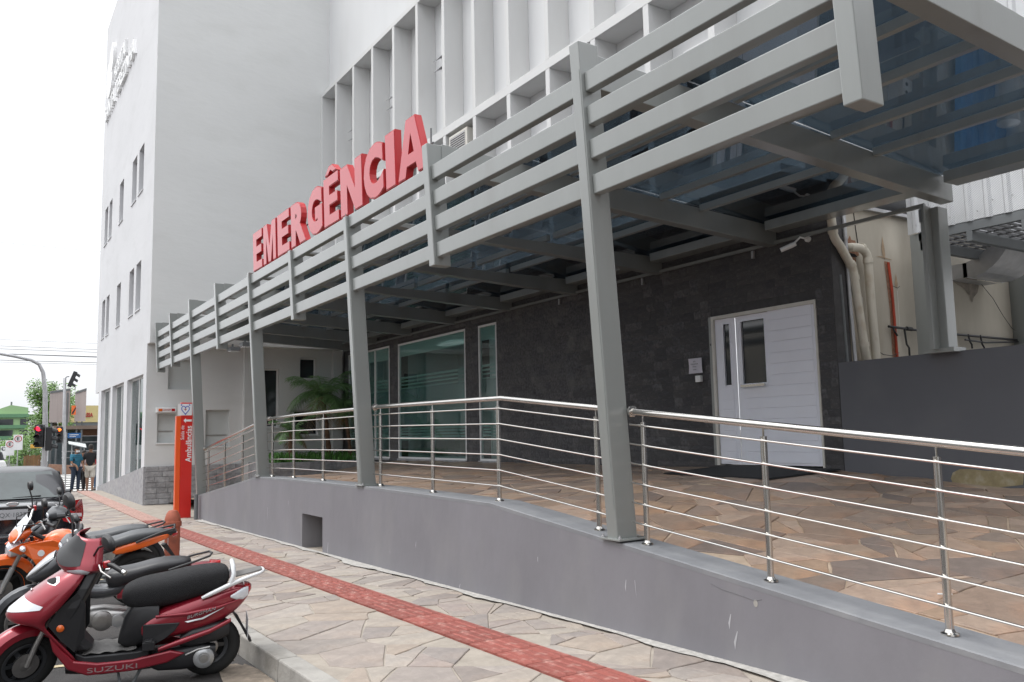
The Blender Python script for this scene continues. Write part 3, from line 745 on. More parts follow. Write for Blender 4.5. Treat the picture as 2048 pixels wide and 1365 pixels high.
def rk(c):
    p = (XW, (c[0] + c[1]) / 2, c[2]); d = in_view(p, 0)
    return (c[1] - c[0]) * c[3] / d ** 3 if d else 0
cells.sort(key=rk, reverse=True)
rest = MB(); nb = 0
for i, (s0, s1, z, h) in enumerate(cells):
    k = r.randrange(8); dp = r.uniform(.006, .017); g = .0012
    if nb < 300 and rk((s0, s1, z, h)) > 0:
        nb += 1; o = O('stone', BME[k], None, sw_, loc=(XW - .001, s0 + g, z + g)); o.scale = (dp, s1 - s0 - 2 * g, h - 2 * g)
    else:
        q = BM[k]; rest.add([(XW - .001 + p[0] * dp, s0 + g + p[1] * (s1 - s0 - 2 * g), z + g + p[2] * (h - 2 * g)) for p in q.v], q.f)
O('stone_courses', rest, K['clad'], sw_, kind='stuff')
# shop windows
def shopwin(a, c, z0, z1, mull=()):
    f = MB(); w = .045; x0, x1 = XW - .01, XW + .06
    f.box(x0, x1, a, a + w, z0, z1).box(x0, x1, c - w, c, z0, z1).box(x0, x1, a + w, c - w, z1 - w, z1).box(x0, x1, a + w, c - w, z0, z0 + w)
    for y in mull: f.box(x0, x1, y - w / 2, y + w / 2, z0 + w, z1 - w)
    fr = O('window_frame', f, K['alu'] if 0 else K['white'], sw_)
    g = O('window_pane', MB().box(XW + .02, XW + .028, a + w, c - w, z0 + w, z1 - w), K['glass_teal'], fr)
    q = MB(); X = XW + .034
    def band(u, v): q.add([(X, a + w + .01, u), (X, c - w - .01, u), (X, c - w - .01, v), (X, a + w + .01, v)], [(0, 1, 2, 3)])
    pass
    for k in range(4): band(2.80 + k * .088, 2.80 + k * .088 + .030 + .008 * k)
    for k in range(5): band(1.46 + k * .07, 1.46 + k * .07 + .042)
    O('frosted_film', q, K['film'], fr)
    O('frosted_film', MB().add([(X, a + w + .01, 3.66), (X, c - w - .01, 3.66), (X, c - w - .01, z1 - w - .005), (X, a + w + .01, z1 - w - .005)], [(0, 1, 2, 3)]), K['filmtop'], fr)
    O('frosted_film', MB().add([(X, a + w + .01, 1.815), (X, c - w - .01, 1.815), (X, c - w - .01, 2.79), (X, a + w + .01, 2.79)], [(0, 1, 2, 3)]), K['filmclear'], fr)
    O('sill', MB().box(XW - .05, XW + .05, a - .02, c + .02, z0 - .05, z0), K['white'] if 0 else K['cladlight'], sw_)
for i, h_ in enumerate(WIN): shopwin(*h_, mull=(22.0,) if i == 0 else ())
# interior
rm = MB(); rm.add([(9.85, 14, 1), (13.5, 14, 1), (13.5, 24.4, 1), (9.85, 24.4, 1), (9.85, 14, 4.3), (13.5, 14, 4.3), (13.5, 24.4, 4.3), (9.85, 24.4, 4.3)],
                  [(0, 1, 2, 3), (4, 7, 6, 5), (1, 2, 6, 5), (0, 1, 5, 4), (2, 3, 7, 6)])
rm = O('waiting_room', rm, K['room'], sw_, label='dim teal waiting room behind the glass')
for k, (x, y, w, d, h) in enumerate(((12.2, 19.2, .9, .9, 2.3), (11.6, 17.4, .5, .6, 1.3), (12.4, 22.3, 1.2, .5, 2.1), (11.2, 20.2, .6, 1.4, .8))):
    O('room_fitting', MB().box(x, x + w, y, y + d, 1, 1 + h), (K['white'], K['offwhite'], K['room'], K['steel'])[k], rm)
O('ceiling_tube', MB().box(11.6, 11.7, 17.6, 18.8, 4.2, 4.26), M('tube_light', (.8, .8, .8), emit=(.95, 1, .98, 3.2)), rm)
for x, y in ((11.6, 21), (12.6, 15.6), (12.6, 19.3)): O('ceiling_tube', MB().box(x, x + .35, y, y + 1.2, 4.22, 4.26), bpy.data.materials['tube_light'], rm)

# door
dt = thing('entrance_door', (XW, 8.1, 1.05), 'white panelled double door with dark glass slots in the stone wall', 'door')
f = MB(); x0, x1 = XW - .02, XW + .10; a, c, z0, z1 = DOOR
f.box(x0, x1, a, a + .03, z0, z1).box(x0, x1, c - .05, c, z0, z1).box(x0, x1, a + .03, c - .05, z1 - .05, z1)
O('door_frame', f, K['offwhite'], dt); O('jamb_strip', MB().box(XW - .02, XW + .2, c, c + .05, z0, z1), K['steel'], dt)
def leaf(y0, y1, wy0, wy1, name):
    f = MB(); X0, X1 = XW + .01, XW + .06
    holed(f, (X0, y0, 0), (0, 1, 0), (-1, 0, 0), 0, y1 - y0, z0 + .02, z1 - .055, [(wy0 - y0, wy1 - y0, 2.24, 3.16)], .03)
    lf = O(name, f, K['door'], dt)
    O('glass_slot', MB().box(X0 + .02, X0 + .028, wy0, wy1, 2.24, 3.16), K['darkglass'], lf)
    fr = MB(); w = .018
    fr.box(X0 - .006, X0 + .01, wy0 - w, wy0, 2.24 - w, 3.16 + w).box(X0 - .006, X0 + .01, wy1, wy1 + w, 2.24 - w, 3.16 + w).box(X0 - .006, X0 + .01, wy0, wy1, 3.16, 3.16 + w).box(X0 - .006, X0 + .01, wy0, wy1, 2.24 - w, 2.24)
    O('slot_trim', fr, K['door'], lf)
    return lf
l1 = leaf(8.665, 9.065, 8.78, 8.90, 'side_leaf'); l2 = leaf(7.245, 8.655, 8.12, 8.55, 'main_leaf')
z = 1.10
while z < 3.2:
    yb = 8.05 if z > 2.05 else 8.55
    O('door_panel', MB().box(XW + .001, XW + .0105, 7.30, yb, z, z + .146), K['door'], l2, bevel=.004)
    if z < 2.1: O('door_panel', MB().box(XW + .001, XW + .0105, 8.74, 8.98, z, z + .146), K['door'], l1, bevel=.004)
    z += .155
O('pull_handle', MB().box(XW - .05, XW - .03, 8.12, 8.56, 2.19, 2.225).box(XW - .03, XW + .01, 8.15, 8.18, 2.195, 2.22).box(XW - .03, XW + .01, 8.5, 8.53, 2.195, 2.22), K['inox'], l2)
# paper notice + white box
nt_ = thing('paper_notice', (XW - .04, 9.48, 2.45), 'creased white paper notice taped to the stone wall beside the door', 'notice')
g = [(XW - .045 - .006 * sin(i * 2.1 + j * 1.3), 9.33 + .275 * i / 4 + .02 * (1 - j / 4) * (-1 if i == 0 else 0), 2.46 + .235 * j / 4) for j in range(5) for i in range(5)]
O('paper', MB().add(g, [(j * 5 + i, j * 5 + i + 1, (j + 1) * 5 + i + 1, (j + 1) * 5 + i) for j in range(4) for i in range(4)]), M('paper', (.62, .60, .66), .8, var=.04), nt_)
for zz_, ww, tx in ((2.635, .04, 'EM'), (2.595, .155, 'EMERGENCIA'), (2.553, .08, 'FAVOR'), (2.51, .07, 'USAR')):
    yy = 9.47 + ww / 2
    O('printed_line', fit_text(tx, (XW - .055, yy, zz_), (0, -1, 0), (0, 0, 1), ww, .019, .001, nrm=(-1, 0, 0)), K['steel_dark'], nt_)
O('call_button_box', MB().box(XW - .07, XW - .02, 9.34, 9.455, 2.32, 2.42), K['white'], label='small white call box under the paper notice', cat='call box', bevel=.006)
# camera on the wall
cc = thing('security_camera', (XW - .02, 7.25, 4.1), 'small white bullet security camera below the conduit bar', 'camera')
O('camera_body', MB().tube([(9.20, 7.50, 4.00), (9.28, 7.38, 4.05), (9.31, 7.33, 4.07)], [.032, .035, .03], 14), K['white'], cc)
O('camera_lens', MB().tube([(9.193, 7.512, 3.995), (9.2, 7.501, 4.0)], .026, 14), K['black'], cc)
O('camera_arm', MB().tube([(9.29, 7.37, 4.06), (9.34, 7.28, 4.15), (9.45, 7.25, 4.13)], .014, 8), K['white'], cc)
O('camera_base', MB().lathe([(.04, -.02), (.04, .02)], (9.46, 7.25, 4.13), 'x', 14), K['white'], cc)
# ================================================================== low grey wall and the old beige wing
lg = O('low_grey_wall', MB().hexa([(9.5, -4, -.3), (9.66, -4, -.3), (9.66, 6.925, -.3), (9.5, 6.925, -.3), (9.5, -4, 2.47), (9.66, -4, 2.47), (9.66, 6.925, 2.42), (9.5, 6.925, 2.42)]),
       K['lowgrey'], label='plain dark grey painted wall to the right of the white door', cat='wall')
r = random.Random(5); p = [(4.74, .93), (4.72, 1.06), (4.9, 1.075), (5.1, 1.07), (5.3, 1.085), (5.42, 1.08), (5.50, 1.04), (5.53, .97), (5.5, .90), (5.1, .88)]
O('bare_plaster_patch', MB().add([(9.497, y, z) for y, z in p], [tuple(range(len(p)))]), M('bare_plaster', (.29, .24, .14), .95, var=.2, scale=8, bump=.5, stain=(.4, .38, .33), stain_amt=.6, stain_scale=8), lg)

bw = O('old_beige_wing', MB().box(9.52, 15.6, 7.0, 7.18, .3, 4.58).box(10.2, 15.6, 7.18, 9.0, .3, 4.57), K['beige'], label='old stained beige wing with pipes behind the low grey wall', cat='building')
O('roof_flashing', MB().box(9.9, 15.7, 6.93, 9.0, 4.581, 4.63), K['galv'], bw)
O('corner_pier', MB().lathe([(.32, 0), (.32, 4.1)], (14.40, 6.85, .4), n=24), K['steel'], bw)
# broken hole with brick
hp = [(9.80, 3.97), (9.93, 4.02), (9.95, 4.10), (10.02, 4.19), (10.05, 4.13), (10.13, 4.13), (10.17, 4.02), (10.20, 3.93), (10.12, 3.9), (10.12, 3.84), (10.05, 3.80), (10.0, 3.70), (9.9, 3.76), (9.84, 3.82), (9.82, 3.9)]
O('broken_plaster', MB().add([(x, 6.994, z) for x, z in hp], [tuple(range(len(hp)))]), K['brown'], bw, label='broken plaster showing brick')
hb = [(9.83, 3.92), (9.9, 3.955), (10.1, 3.935), (10.16, 3.90), (10.0, 3.89)]
O('dark_hole', MB().add([(x, 6.990, z) for x, z in hb], [tuple(range(len(hb)))]), K['blackmat'], bw)
def rag(pts, name, mat, yy=6.992): return O(name, MB().add([(x, yy, z) for x, z in pts], [tuple(range(len(pts)))]), mat, bw)
K['ruststain'] = M('rust_stain', (.37, .27, .18), .9, var=.25, scale=12)
K['greystain'] = M('soot_stain', (.25, .22, .185), .95, var=.35, scale=6)
rag([(10.72, 4.10), (10.76, 4.26), (10.79, 4.10), (10.80, 3.99), (10.78, 3.92), (10.735, 3.97)], 'rust_stain', K['ruststain'])
rag([(10.56, 3.955), (10.70, 3.965), (10.94, 3.94), (10.94, 3.93), (10.7, 3.948)], 'rust_stain', K['ruststain'], 6.991)
rag([(10.98, 3.62), (11.02, 3.75), (11.05, 3.6), (11.03, 3.53), (10.98, 3.55)], 'rust_stain', K['ruststain'])
rag([(12.42, 3.90), (12.9, 3.90), (13.2, 3.85), (13.19, 3.72), (13.14, 3.62), (13.08, 3.58), (13.02, 3.54), (12.98, 3.46), (12.95, 3.47), (12.92, 3.56), (12.86, 3.58), (12.80, 3.64), (12.70, 3.68), (12.6, 3.70), (12.5, 3.74)], 'soot_stain', K['greystain'])
for x, z0, z1 in ((10.20, 3.35, 2.7), (10.45, 3.2, 2.55), (11.02, 3.5, 2.9)):
    rag([(x, z0), (x + .015, z0), (x + .012, z1), (x + .002, z1)], 'paint_run', K['offwhite'], 6.993)
O('plaster_crack', MB().tube([(10.13, 6.992, 4.6), (10.15, 6.992, 4.35), (10.19, 6.992, 4.05)], .006, 5), K['blackmat'], bw)
gw = O('rear_gable_wall', MB().box(10.5, 18, 9.01, 9.4, 3, 14), K['lowgrey'], label='grey wall rising behind the roof of the beige wing', cat='wall')

def pipe(name, pts, r, mat, lb, cat, group=None, collars=()):
    o = O(name, MB().tube(pts, r, 14), mat, label=lb, cat=cat, group=group)
    for a, b_, rr in collars: O('collar', MB().tube([a, b_], rr, 16), mat, o)
    return o
def arc3(a, c, b_, n=5):
    a, c, b_ = Vector(a), Vector(c), Vector(b_); return [tuple(a * (1 - t) ** 2 + c * 2 * t * (1 - t) + b_ * t * t) for t in [i / n for i in range(n + 1)]]
yp = 6.86
pipe('drain_pipe', [(9.44, yp, 4.50)] + arc3((9.47, yp, 4.16), (9.48, yp, 4.06), (9.60, yp, 3.98)) + arc3((9.80, yp, 3.74), (9.85, yp, 3.68), (9.86, yp, 3.58)) + arc3((9.98, yp, 2.66), (9.99, yp, 2.54), (10.14, yp + .06, 2.40)), .058, K['pvc'],
     'cream plastic drainpipe with a bend, standing leftmost at the corner of the stone wall', 'pipe',
     collars=(((9.465, yp, 4.20), (9.475, yp, 4.13), .066), ((9.79, yp, 3.76), (9.83, yp, 3.71), .066), ((9.862, yp, 3.60), (9.868, yp, 3.54), .066), ((9.978, yp, 2.70), (9.985, yp, 2.64), .066)))
pipe('drain_pipe', [(9.88, 7.0, 4.0)] + arc3((9.90, yp + .02, 3.99), (10.18, yp, 4.02), (10.19, yp, 3.85)) + [(10.20, yp, 3.2), (10.24, yp, 2.2)], .058, K['pvc'],
     'cream plastic drainpipe turning out of the broken hole', 'pipe', collars=(((10.19, yp, 3.86), (10.19, yp, 3.79), .066), ((10.07, yp + .01, 4.0), (10.11, yp + .01, 3.995), .064)))
pipe('thin_conduit', [(9.78, 6.9, 4.55), (9.80, 6.9, 3.2), (9.83, 6.9, 2.3)], .026, K['galv'], 'thin grey metal conduit beside the bent drainpipe', 'pipe', collars=(((9.785, 6.9, 4.12), (9.786, 6.9, 4.09), .034),))
pipe('thin_conduit', [(9.66, 6.93, 3.6), (9.70, 6.93, 2.3)], .022, K['steel_dark'], 'dark thin conduit at the foot of the stone wall corner', 'pipe')
pipe('red_hose', [(10.80, 6.955, 3.88), (10.84, 6.955, 3.5), (10.85, 6.955, 3.1), (10.855, 6.955, 2.3)], .019, K['redhose'], 'red hose hanging in a chase down the beige wall', 'hose')
rag([(10.765, 3.9), (10.86, 3.9), (10.92, 3.4), (10.93, 2.3), (10.80, 2.3), (10.82, 3.2)], 'open_chase', K['brown'], 6.9935)
bp = pipe('water_pipe', [(10.68, 6.94, 2.96), (11.35, 6.94, 2.94), (12.38, 6.94, 2.925), (14.3, 6.94, 2.91)], .018, K['black'], 'black water pipe with taps running along the beige wall', 'pipe')
for x, z1 in ((10.77, 2.83), (11.03, 2.5), (12.66, 2.72), (13.0, 2.66)):
    O('pipe_drop', MB().tube([(x, 6.93, 2.94), (x, 6.91, (2.94 + z1) / 2), (x + .05, 6.91, (2.94 + z1) / 2 - .05), (x + .05, 6.91, z1)], .014, 8), K['black'], bp)
O('tap_joint', MB().tube([(11.1, 6.94, 2.952), (11.22, 6.94, 2.948)], .03, 10), K['black'], bp)
O('branch', MB().tube([(12.55, 6.92, 2.85), (13.1, 6.92, 2.83), (13.9, 6.92, 2.87), (14.3, 6.92, 2.90)], .014, 8), K['black'], bp)
for k, pts in enumerate(([(13.2, 6.95, 3.75), (13.5, 6.95, 3.55), (13.75, 6.95, 3.3), (14.0, 6.95, 3.1), (14.5, 6.95, 2.95)], [(10.38, 6.95, 2.62), (10.5, 6.93, 2.56), (10.7, 6.93, 2.55), (10.9, 6.95, 2.6)], [(10.84, 6.95, 3.55), (10.95, 6.94, 3.52), (11.02, 6.95, 3.55)])):
    O('loose_wire', MB().tube(pts, .005, 5), K['cable'], label=('thin wire drooping from the air duct', 'tangle of thin wire low between the drainpipe and the red hose', 'short thin wire across the red hose')[k], cat='wire')

# second steel post and perforated screen
pp = O('screen_post', MB().box(11.0, 11.10, 6.38, 6.73, 2.0, 4.24), K['steel'], label='grey steel post carrying the perforated screen, behind the canopy post', cat='post')
O('web', MB().box(11.1, 11.3, 6.45, 6.5, 2.0, 4.2), K['steel'], pp)
def corr(y0, y1, z0, z1, x, pitch=.25, d=.035):
    prof = []; y = y0
    while y < y1:
        for t, o in ((0, 0), (.30, 0), (.42, d), (.60, d), (.72, 0)):
            yy = y + t * pitch
            if yy <= y1: prof.append((yy, x - o))
        y += pitch
    q = MB(); q.add([(a, y, z0 + .0) for y, a in prof] + [(a, y, z1) for y, a in prof], [(i, i + 1, len(prof) + i + 1, len(prof) + i) for i in range(len(prof) - 1)])
    q.add([(a + .004, y, z0) for y, a in prof] + [(a + .004, y, z1) for y, a in prof], [(i, i + 1, len(prof) + i + 1, len(prof) + i) for i in range(len(prof) - 1)])
    return q
def perf(name, c1, c2):
    m = M(name, c1, .45, metal=.25, var=.05, scale=2, stain=tuple(x * .75 for x in c1), stain_amt=.4, stain_scale=1.2)
    t = m.node_tree; b_ = t.nodes['Principled BSDF']; src = b_.inputs['Base Color'].links[0].from_socket
    tc = t.nodes.new('ShaderNodeTexCoord'); mp = t.nodes.new('ShaderNodeMapping'); mp.inputs['Scale'].default_value = (0, 60, 60); mp.inputs['Rotation'].default_value = (radians(45), 0, 0)
    vo = t.nodes.new('ShaderNodeTexVoronoi'); vo.inputs['Randomness'].default_value = 0; vo.inputs['Scale'].default_value = 1
    rr = t.nodes.new('ShaderNodeValToRGB'); rr.color_ramp.elements[0].position = .26; rr.color_ramp.elements[1].position = .32
    mx = t.nodes.new('ShaderNodeMix'); mx.data_type = 'RGBA'
    t.links.new(tc.outputs['Object'], mp.inputs[0]); t.links.new(mp.outputs[0], vo.inputs['Vector']); t.links.new(vo.outputs['Distance'], rr.inputs[0])
    t.links.new(rr.outputs[0], mx.inputs['Factor']); mx.inputs['A'].default_value = tuple(c2) + (1,); t.links.new(src, mx.inputs['B']); t.links.new(mx.outputs['Result'], b_.inputs['Base Color'])
    return m
K['perf'] = perf('perforated_sheet', (.66, .67, .68), (.22, .23, .24))
sc = O('perforated_screen', corr(-4, 6.76, 4.25, 8.2, 11.0), K['perf'], label='pale corrugated screen of perforated metal sheet beyond the canopy', cat='screen')
for y in (6.6, 6.12, 5.75, 5.55, 5.30, 4.9): O('screw', MB().lathe([(.012, 0), (.008, -.008), (0, -.01)], (10.965, y, 4.36 if y > 5.6 else 4.46), 'x', 8), K['galv'], sc)
gr = MB()
for k in range(96): gr.box(11.09, 14.5, -3.9 + k * .11, -3.9 + k * .11 + .018, 4.135, 4.165)
for k in range(12): gr.box(11.1 + k * .3, 11.1 + k * .3 + .015, -4, 6.6, 4.14, 4.16)
dk = O('service_deck', gr, M('deck_grating', (.12, .12, .125), .7, var=.4, scale=30), label='dark steel deck with grating behind the perforated screen', cat='deck')
for y in (6.55, 5.9, 5.2, 4.4): O('deck_beam', MB().box(11.0, 14.5, y - .04, y + .04, 3.99, 4.13), K['steel_dark'], dk, bevel=.005)
O('deck_beam', MB().box(11.0, 11.08, .5, 6.6, 4.13, 4.26), K['steel_dark'], dk)
# air duct elbow
du = thing('air_duct', (12.6, 6.6, 3.9), 'silver rectangular air duct curving up out of the beige wall', 'duct')
yc, zc_ = 6.62, 4.42; sec = []
path = [(7.0, 3.76, 3.97)]
def ring(y, z, ny, nz, h): return [(12.35, y - ny * h / 2, z - nz * h / 2), (13.35, y - ny * h / 2, z - nz * h / 2), (13.35, y + ny * h / 2, z + nz * h / 2), (12.35, y + ny * h / 2, z + nz * h / 2)]
rs = [ring(7.0, 3.86, 0, 1, .22), ring(6.72, 3.86, 0, 1, .22)]
for i in range(1, 9):
    a = i / 8 * pi / 2; rs.append(ring(6.72 - .58 * sin(a), 4.44 - .58 * cos(a), -sin(a) * -1, cos(a), .25))
rs.append(ring(6.14, 5.0, 1, 0, .25))
O('duct_elbow', MB().loft(rs, smooth=False), K['galv'], du)
O('foil_tape', MB().loft([ring(6.76, 3.86, 0, 1, .232), ring(6.70, 3.86, 0, 1, .232)], smooth=False), K['chrome'], du)
O('hanger_rod', MB().tube([(12.3, 6.8, 4.15), (13.4, 6.6, 4.12)], .012, 6), K['brown'], du)
# things behind the low wall (they show in the reflection of the roof glass)
O('blue_sheeting', corr(-15.6, -12.3, .2, 2.6, 6.90, .33, .07).xf(lambda p: Vector((-p.y, p.x, p.z))), K['bluesheet'], label='blue corrugated sheeting leaning on the beige wall behind the low grey wall', cat='sheeting')
mb_ = O('meter_box', MB().box(10.80, 11.10, 6.75, 6.99, 2.0, 2.33), K['white'], label='white meter box with two round holes on the beige wall', cat='box', bevel=.01)
for z in (2.1, 2.23): O('round_hole', MB().lathe([(.03, 0), (.03, .004)], (10.89, 6.744, z), 'y', 12), K['blackmat'], mb_)
O('yard_floor', MB().box(9.67, 18, -4, 6.99, .1, .2), K['kerb'], kind='structure')
sd_ = thing('stacked_drums', (13.0, 6.3, .2), 'steel drums with conical lids in the yard behind the low wall', 'drum')
for x, y in ((12.7, 6.25), (13.25, 6.4), (13.65, 6.2), (14.1, 6.4)): O('drum', MB().lathe([(.0, 0), (.16, 0), (.18, .7), (.10, .8), (.2, 1.7), (.14, 1.9), (.16, 2.05), (0, 2.1)], (x, y, .2), n=20), K['galv'], sd_)

# ================================================================== louvred building above
lb = thing('louvred_building', (9.3, 12, 4.9), 'pale upper building with deep white vertical concrete fins', 'building')
b = MB()
holes = [(15.98 - 6.93, 15.62 - 6.93 + .0, 9.9, 11.32)]
b.box(9.08, 16, 6.93, 23.998, 4.85, 12.0); b.box(8.87, 16, 6.93, 23.998, 12.062, 23)
O('wall', b, K['white_plaster'], lb)
FX = 8.60; ends = [24.0 - 1.338 * k for k in range(13)]
def strip_(z0, z1, name='horizontal_band'): O(name, MB().box(FX, 9.079, 6.94, 23.995, z0, z1), K['fin'], lb, bevel=.006)
strip_(11.93, 12.06); strip_(8.21, 8.39); strip_(4.86, 4.98)
for e in ends:
    if e > 23.9: e = 23.865
    for z0, z1 in ((8.39, 11.93), (4.98, 8.21)):
        O('fin', MB().box(FX + .002, 9.078, e, e + .128, z0 + .001, z1 - .001), K['fin'], lb, bevel=.005)
# windows in the recesses
def recwin(y0, y1, z0, z1, glassy=True):
    f = MB(); w = .035; X0, X1 = 9.03, 9.075
    f.box(X0, X1, y0, y0 + w, z0, z1).box(X0, X1, y1 - w, y1, z0, z1).box(X0, X1, y0 + w, y1 - w, z1 - w, z1).box(X0, X1, y0 + w, y1 - w, z0, z0 + w).box(X0, X1, y0 + w, y1 - w, (z0 + z1) / 2, (z0 + z1) / 2 + w)
    w_ = O('window', f, K['white'], lb); O('window_pane', MB().box(9.05, 9.06, y0 + w, y1 - w, z0 + w, z1 - w), K['darkglass'], w_)
    for s in (0, 1):
        zz_ = z0 + .3 + s * .28
        O('opened_sash', MB().hexa([(8.80, y0, zz_ - .14 - s * .02), (9.03, y0, zz_), (9.03, y1, zz_), (8.80, y1, zz_ - .14 - s * .02), (8.80, y0, zz_ - .13 - s * .02), (9.03, y0, zz_ + .012), (9.03, y1, zz_ + .012), (8.80, y1, zz_ - .13 - s * .02)]), K['galv'], w_)
for k in (1, 3, 5): recwin(ends[k + 1] + .5, ends[k + 1] + .95, 9.9, 11.3)
for k in range(4, 12): recwin(ends[k + 1] + .45, ends[k + 1] + 1.05, 5.6, 7.4)
ac = thing('air_conditioner', (8.85, 15.3, 7.9), 'off-white window air conditioner sitting in a recess between the fins', 'air conditioner')
O('casing', MB().box(8.62, 9.05, 15.05, 15.85, 7.62, 8.12), K['offwhite'], ac, bevel=.015)
O('front_grille', MB().box(8.612, 8.62, 15.12, 15.78, 7.68, 8.06), K['alu'], ac)
for k in range(7): O('grille_slot', MB().box(8.606, 8.612, 15.14, 15.76, 7.70 + k * .05, 7.715 + k * .05), K['blackmat'], ac)
O('vent_hood', MB().lathe([(.05, 0), (.08, -.06), (.0, -.08)], (8.8, 11.1, 8.20), n=12), K['brown'], label='small round ceiling lamp under the concrete band', cat='lamp')

# ================================================================== tall building with the hospital name
TX, TY = 3.9, 24.0
tb = thing('hospital_building', (TX, TY + .4, 0), 'tall pale grey rendered building with small slot windows and white hospital lettering', 'building')
UPW = [(25.78, 26.64), (27.03, 27.92), (29.72, 30.62), (32.44, 33.22), (33.56, 34.42)]
holes = [(a - TY, c - TY, 8.88, 10.28) for a, c in UPW] + [(a - TY, c - TY, 5.36, 6.78) for a, c in UPW]
b = MB(); holed(b, (TX, TY, 0), (0, 1, 0), (-1, 0, 0), 0, 35.6 - TY, 4.2, 18.0, holes, .34)
hol2 = [(24.9, 27.75, .2, 3.42), (28.45, 30.95, -.05, 3.42), (31.45, 33.85, -.1, 3.42)]
holed(b, (TX, 24.4, 0), (0, 1, 0), (-1, 0, 0), 0, 35.6 - 24.4, 3.42, 4.2, [], 0)
holed(b, (TX, 24.4, 0), (0, 1, 0), (-1, 0, 0), 0, 34.6 - 24.4, -.5, 3.42, [(h[0] - 24.4, h[1] - 24.4, h[2], h[3]) for h in hol2], .55)
b.add([(TX, 35.6, 3.42), (16, 35.6, 3.42), (16, 35.6, 18), (TX, 35.6, 18)], [(0, 1, 2, 3)])
b.add([(TX, 34.6, -.5), (16, 34.6, -.5), (16, 34.6, 3.42), (TX, 34.6, 3.42)], [(0, 1, 2, 3)])
b.add([(TX, 34.6, 3.42), (16, 34.6, 3.42), (16, 35.6, 3.42), (TX, 35.6, 3.42)], [(0, 1, 2, 3)])
b.add([(TX, TY, 18), (16, TY, 18), (16, 35.6, 18), (TX, 35.6, 18)], [(0, 1, 2, 3)])
O('side_wall', b, K['plaster'], tb)
b = MB(); b.add([(TX, TY, 4.2), (16, TY, 4.2), (16, TY, 18), (TX, TY, 18)], [(0, 1, 2, 3)])
b.add([(TX, TY, 4.2), (9.4, TY, 4.2), (9.4, TY + .4, 4.2), (TX, TY + .4, 4.2)], [(0, 1, 2, 3)])
FW = [(4.45, 5.14, 2.97, 3.80), (4.2, 4.67, 1.52, 2.31), (5.46, 6.11, 1.39, 2.41), (6.95, 7.51, 1.9, 3.6), (8.14, 8.64, 3.32, 3.95), (7.97, 8.72, 1.65, 2.39)]
holed(b, (TX, TY + .4, 0), (1, 0, 0), (0, -1, 0), 0, 9.6 - TX, -.5, 4.2, [(h[0] - TX, h[1] - TX, h[2], h[3]) for h in FW], .16)
O('front_wall', b, K['plaster2'], tb)
O('pier', MB().box(6.46, 6.82, TY + .2, TY + .399, -.3, 4.19), K['plaster2'], tb)
O('corner_pier', MB().box(9.12, 9.4, TY + .25, TY + .399, .5, 4.19), K['plaster2'], tb)
for i, (a, c, z0, z1) in enumerate(FW):
    Y = TY + .55; w = .04; f = MB()
    f.box(a, a + w, Y - .03, Y, z0, z1).box(c - w, c, Y - .03, Y, z0, z1).box(a + w, c - w, Y - .03, Y, z1 - w, z1).box(a + w, c - w, Y - .03, Y, z0, z0 + w)
    wn = O('window', f, K['white'] if i > 2 else K['blind'], tb)
    if i in (1, 2): f2 = O('glazing_bar', MB().box(a + w, c - w, Y - .028, Y - .002, z0 + .3, z0 + .33), K['alu'], wn)
    O('window_pane', MB().box(a + w, c - w, Y - .014, Y - .006, z0 + w, z1 - w), K['blind'] if i < 3 else K['darkglass'], wn)
    if i != 0: O('sill', MB().box(a - .03, c + .03, TY + .36, TY + .43, z0 - .03, z0 - .001), K['white'], wn)
for a, c in UPW:
    for z0, z1 in ((8.88, 10.28), (5.36, 6.78)):
        w = .04; f = MB(); X = TX + .27
        f.box(X, X + .05, a, a + w, z0, z1).box(X, X + .05, c - w, c, z0, z1).box(X, X + .05, a + w, c - w, z1 - w, z1).box(X, X + .05, a + w, c - w, z0, z0 + w).box(X, X + .05, a + w, c - w, z0 + .6, z0 + .64)
        wn = O('window', f, K['galv'], tb); O('window_pane', MB().box(X + .02, X + .03, a + w, c - w, z0 + w, z1 - w), K['darkglass'], wn)
        O('sill', MB().box(TX - .03, TX + .16, a - .02, c + .02, z0 - .03, z0 - .001), K['plaster'], wn)
# stone base: wedge along the street, band along the front
b = MB(); b.hexa([(TX - .02, 24.37, -.5), (TX + .12, 24.37, -.5), (TX + .12, 34.0, -.5), (TX - .02, 34.0, -.5), (TX - .02, 24.37, .90), (TX + .12, 24.37, .90), (TX + .12, 34.0, -.02), (TX - .02, 34.0, -.02)])
O('stone_plinth', b, K['granite'], tb)
pl = O('stone_band', MB().box(TX + .12, 9.45, TY + .371, TY + .398, -.4, .90), K['granite'], tb)
r = random.Random(9)
for zc2 in [(-.1 + .145 * i) for i in range(7)]:
    x = 5.1 if zc2 > 10 else TX + .02
    while x < 6.4:
        L = r.uniform(.22, .5); x1 = min(x + L, 6.44)
        O('stone', MB().box(x + .004, x1 - .004, TY + .345 - r.uniform(0, .015), TY + .37, zc2, min(.9, zc2 + .138)), K['cladlight'], pl, bevel=.006); x = x1
for i, (a, c, z0, z1) in enumerate(hol2):
    zb_ = interp(a, [24.4, 34], [.9, -.02]); f = MB(); w = .05; X = TX + .12
    f.box(X, X + .06, a, a + w, -.1, z1).box(X, X + .06, c - w, c, -.1, z1).box(X, X + .06, a + w, c - w, z1 - w, z1).box(X, X + .06, (a + c) / 2 - .03, (a + c) / 2 + .03, -.1, z1 - w)
    wn = O('shop_window', f, K['white'], tb); O('window_pane', MB().box(X + .02, X + .03, a + w, c - w, -.1, z1 - w), K['glass_shop'], wn)
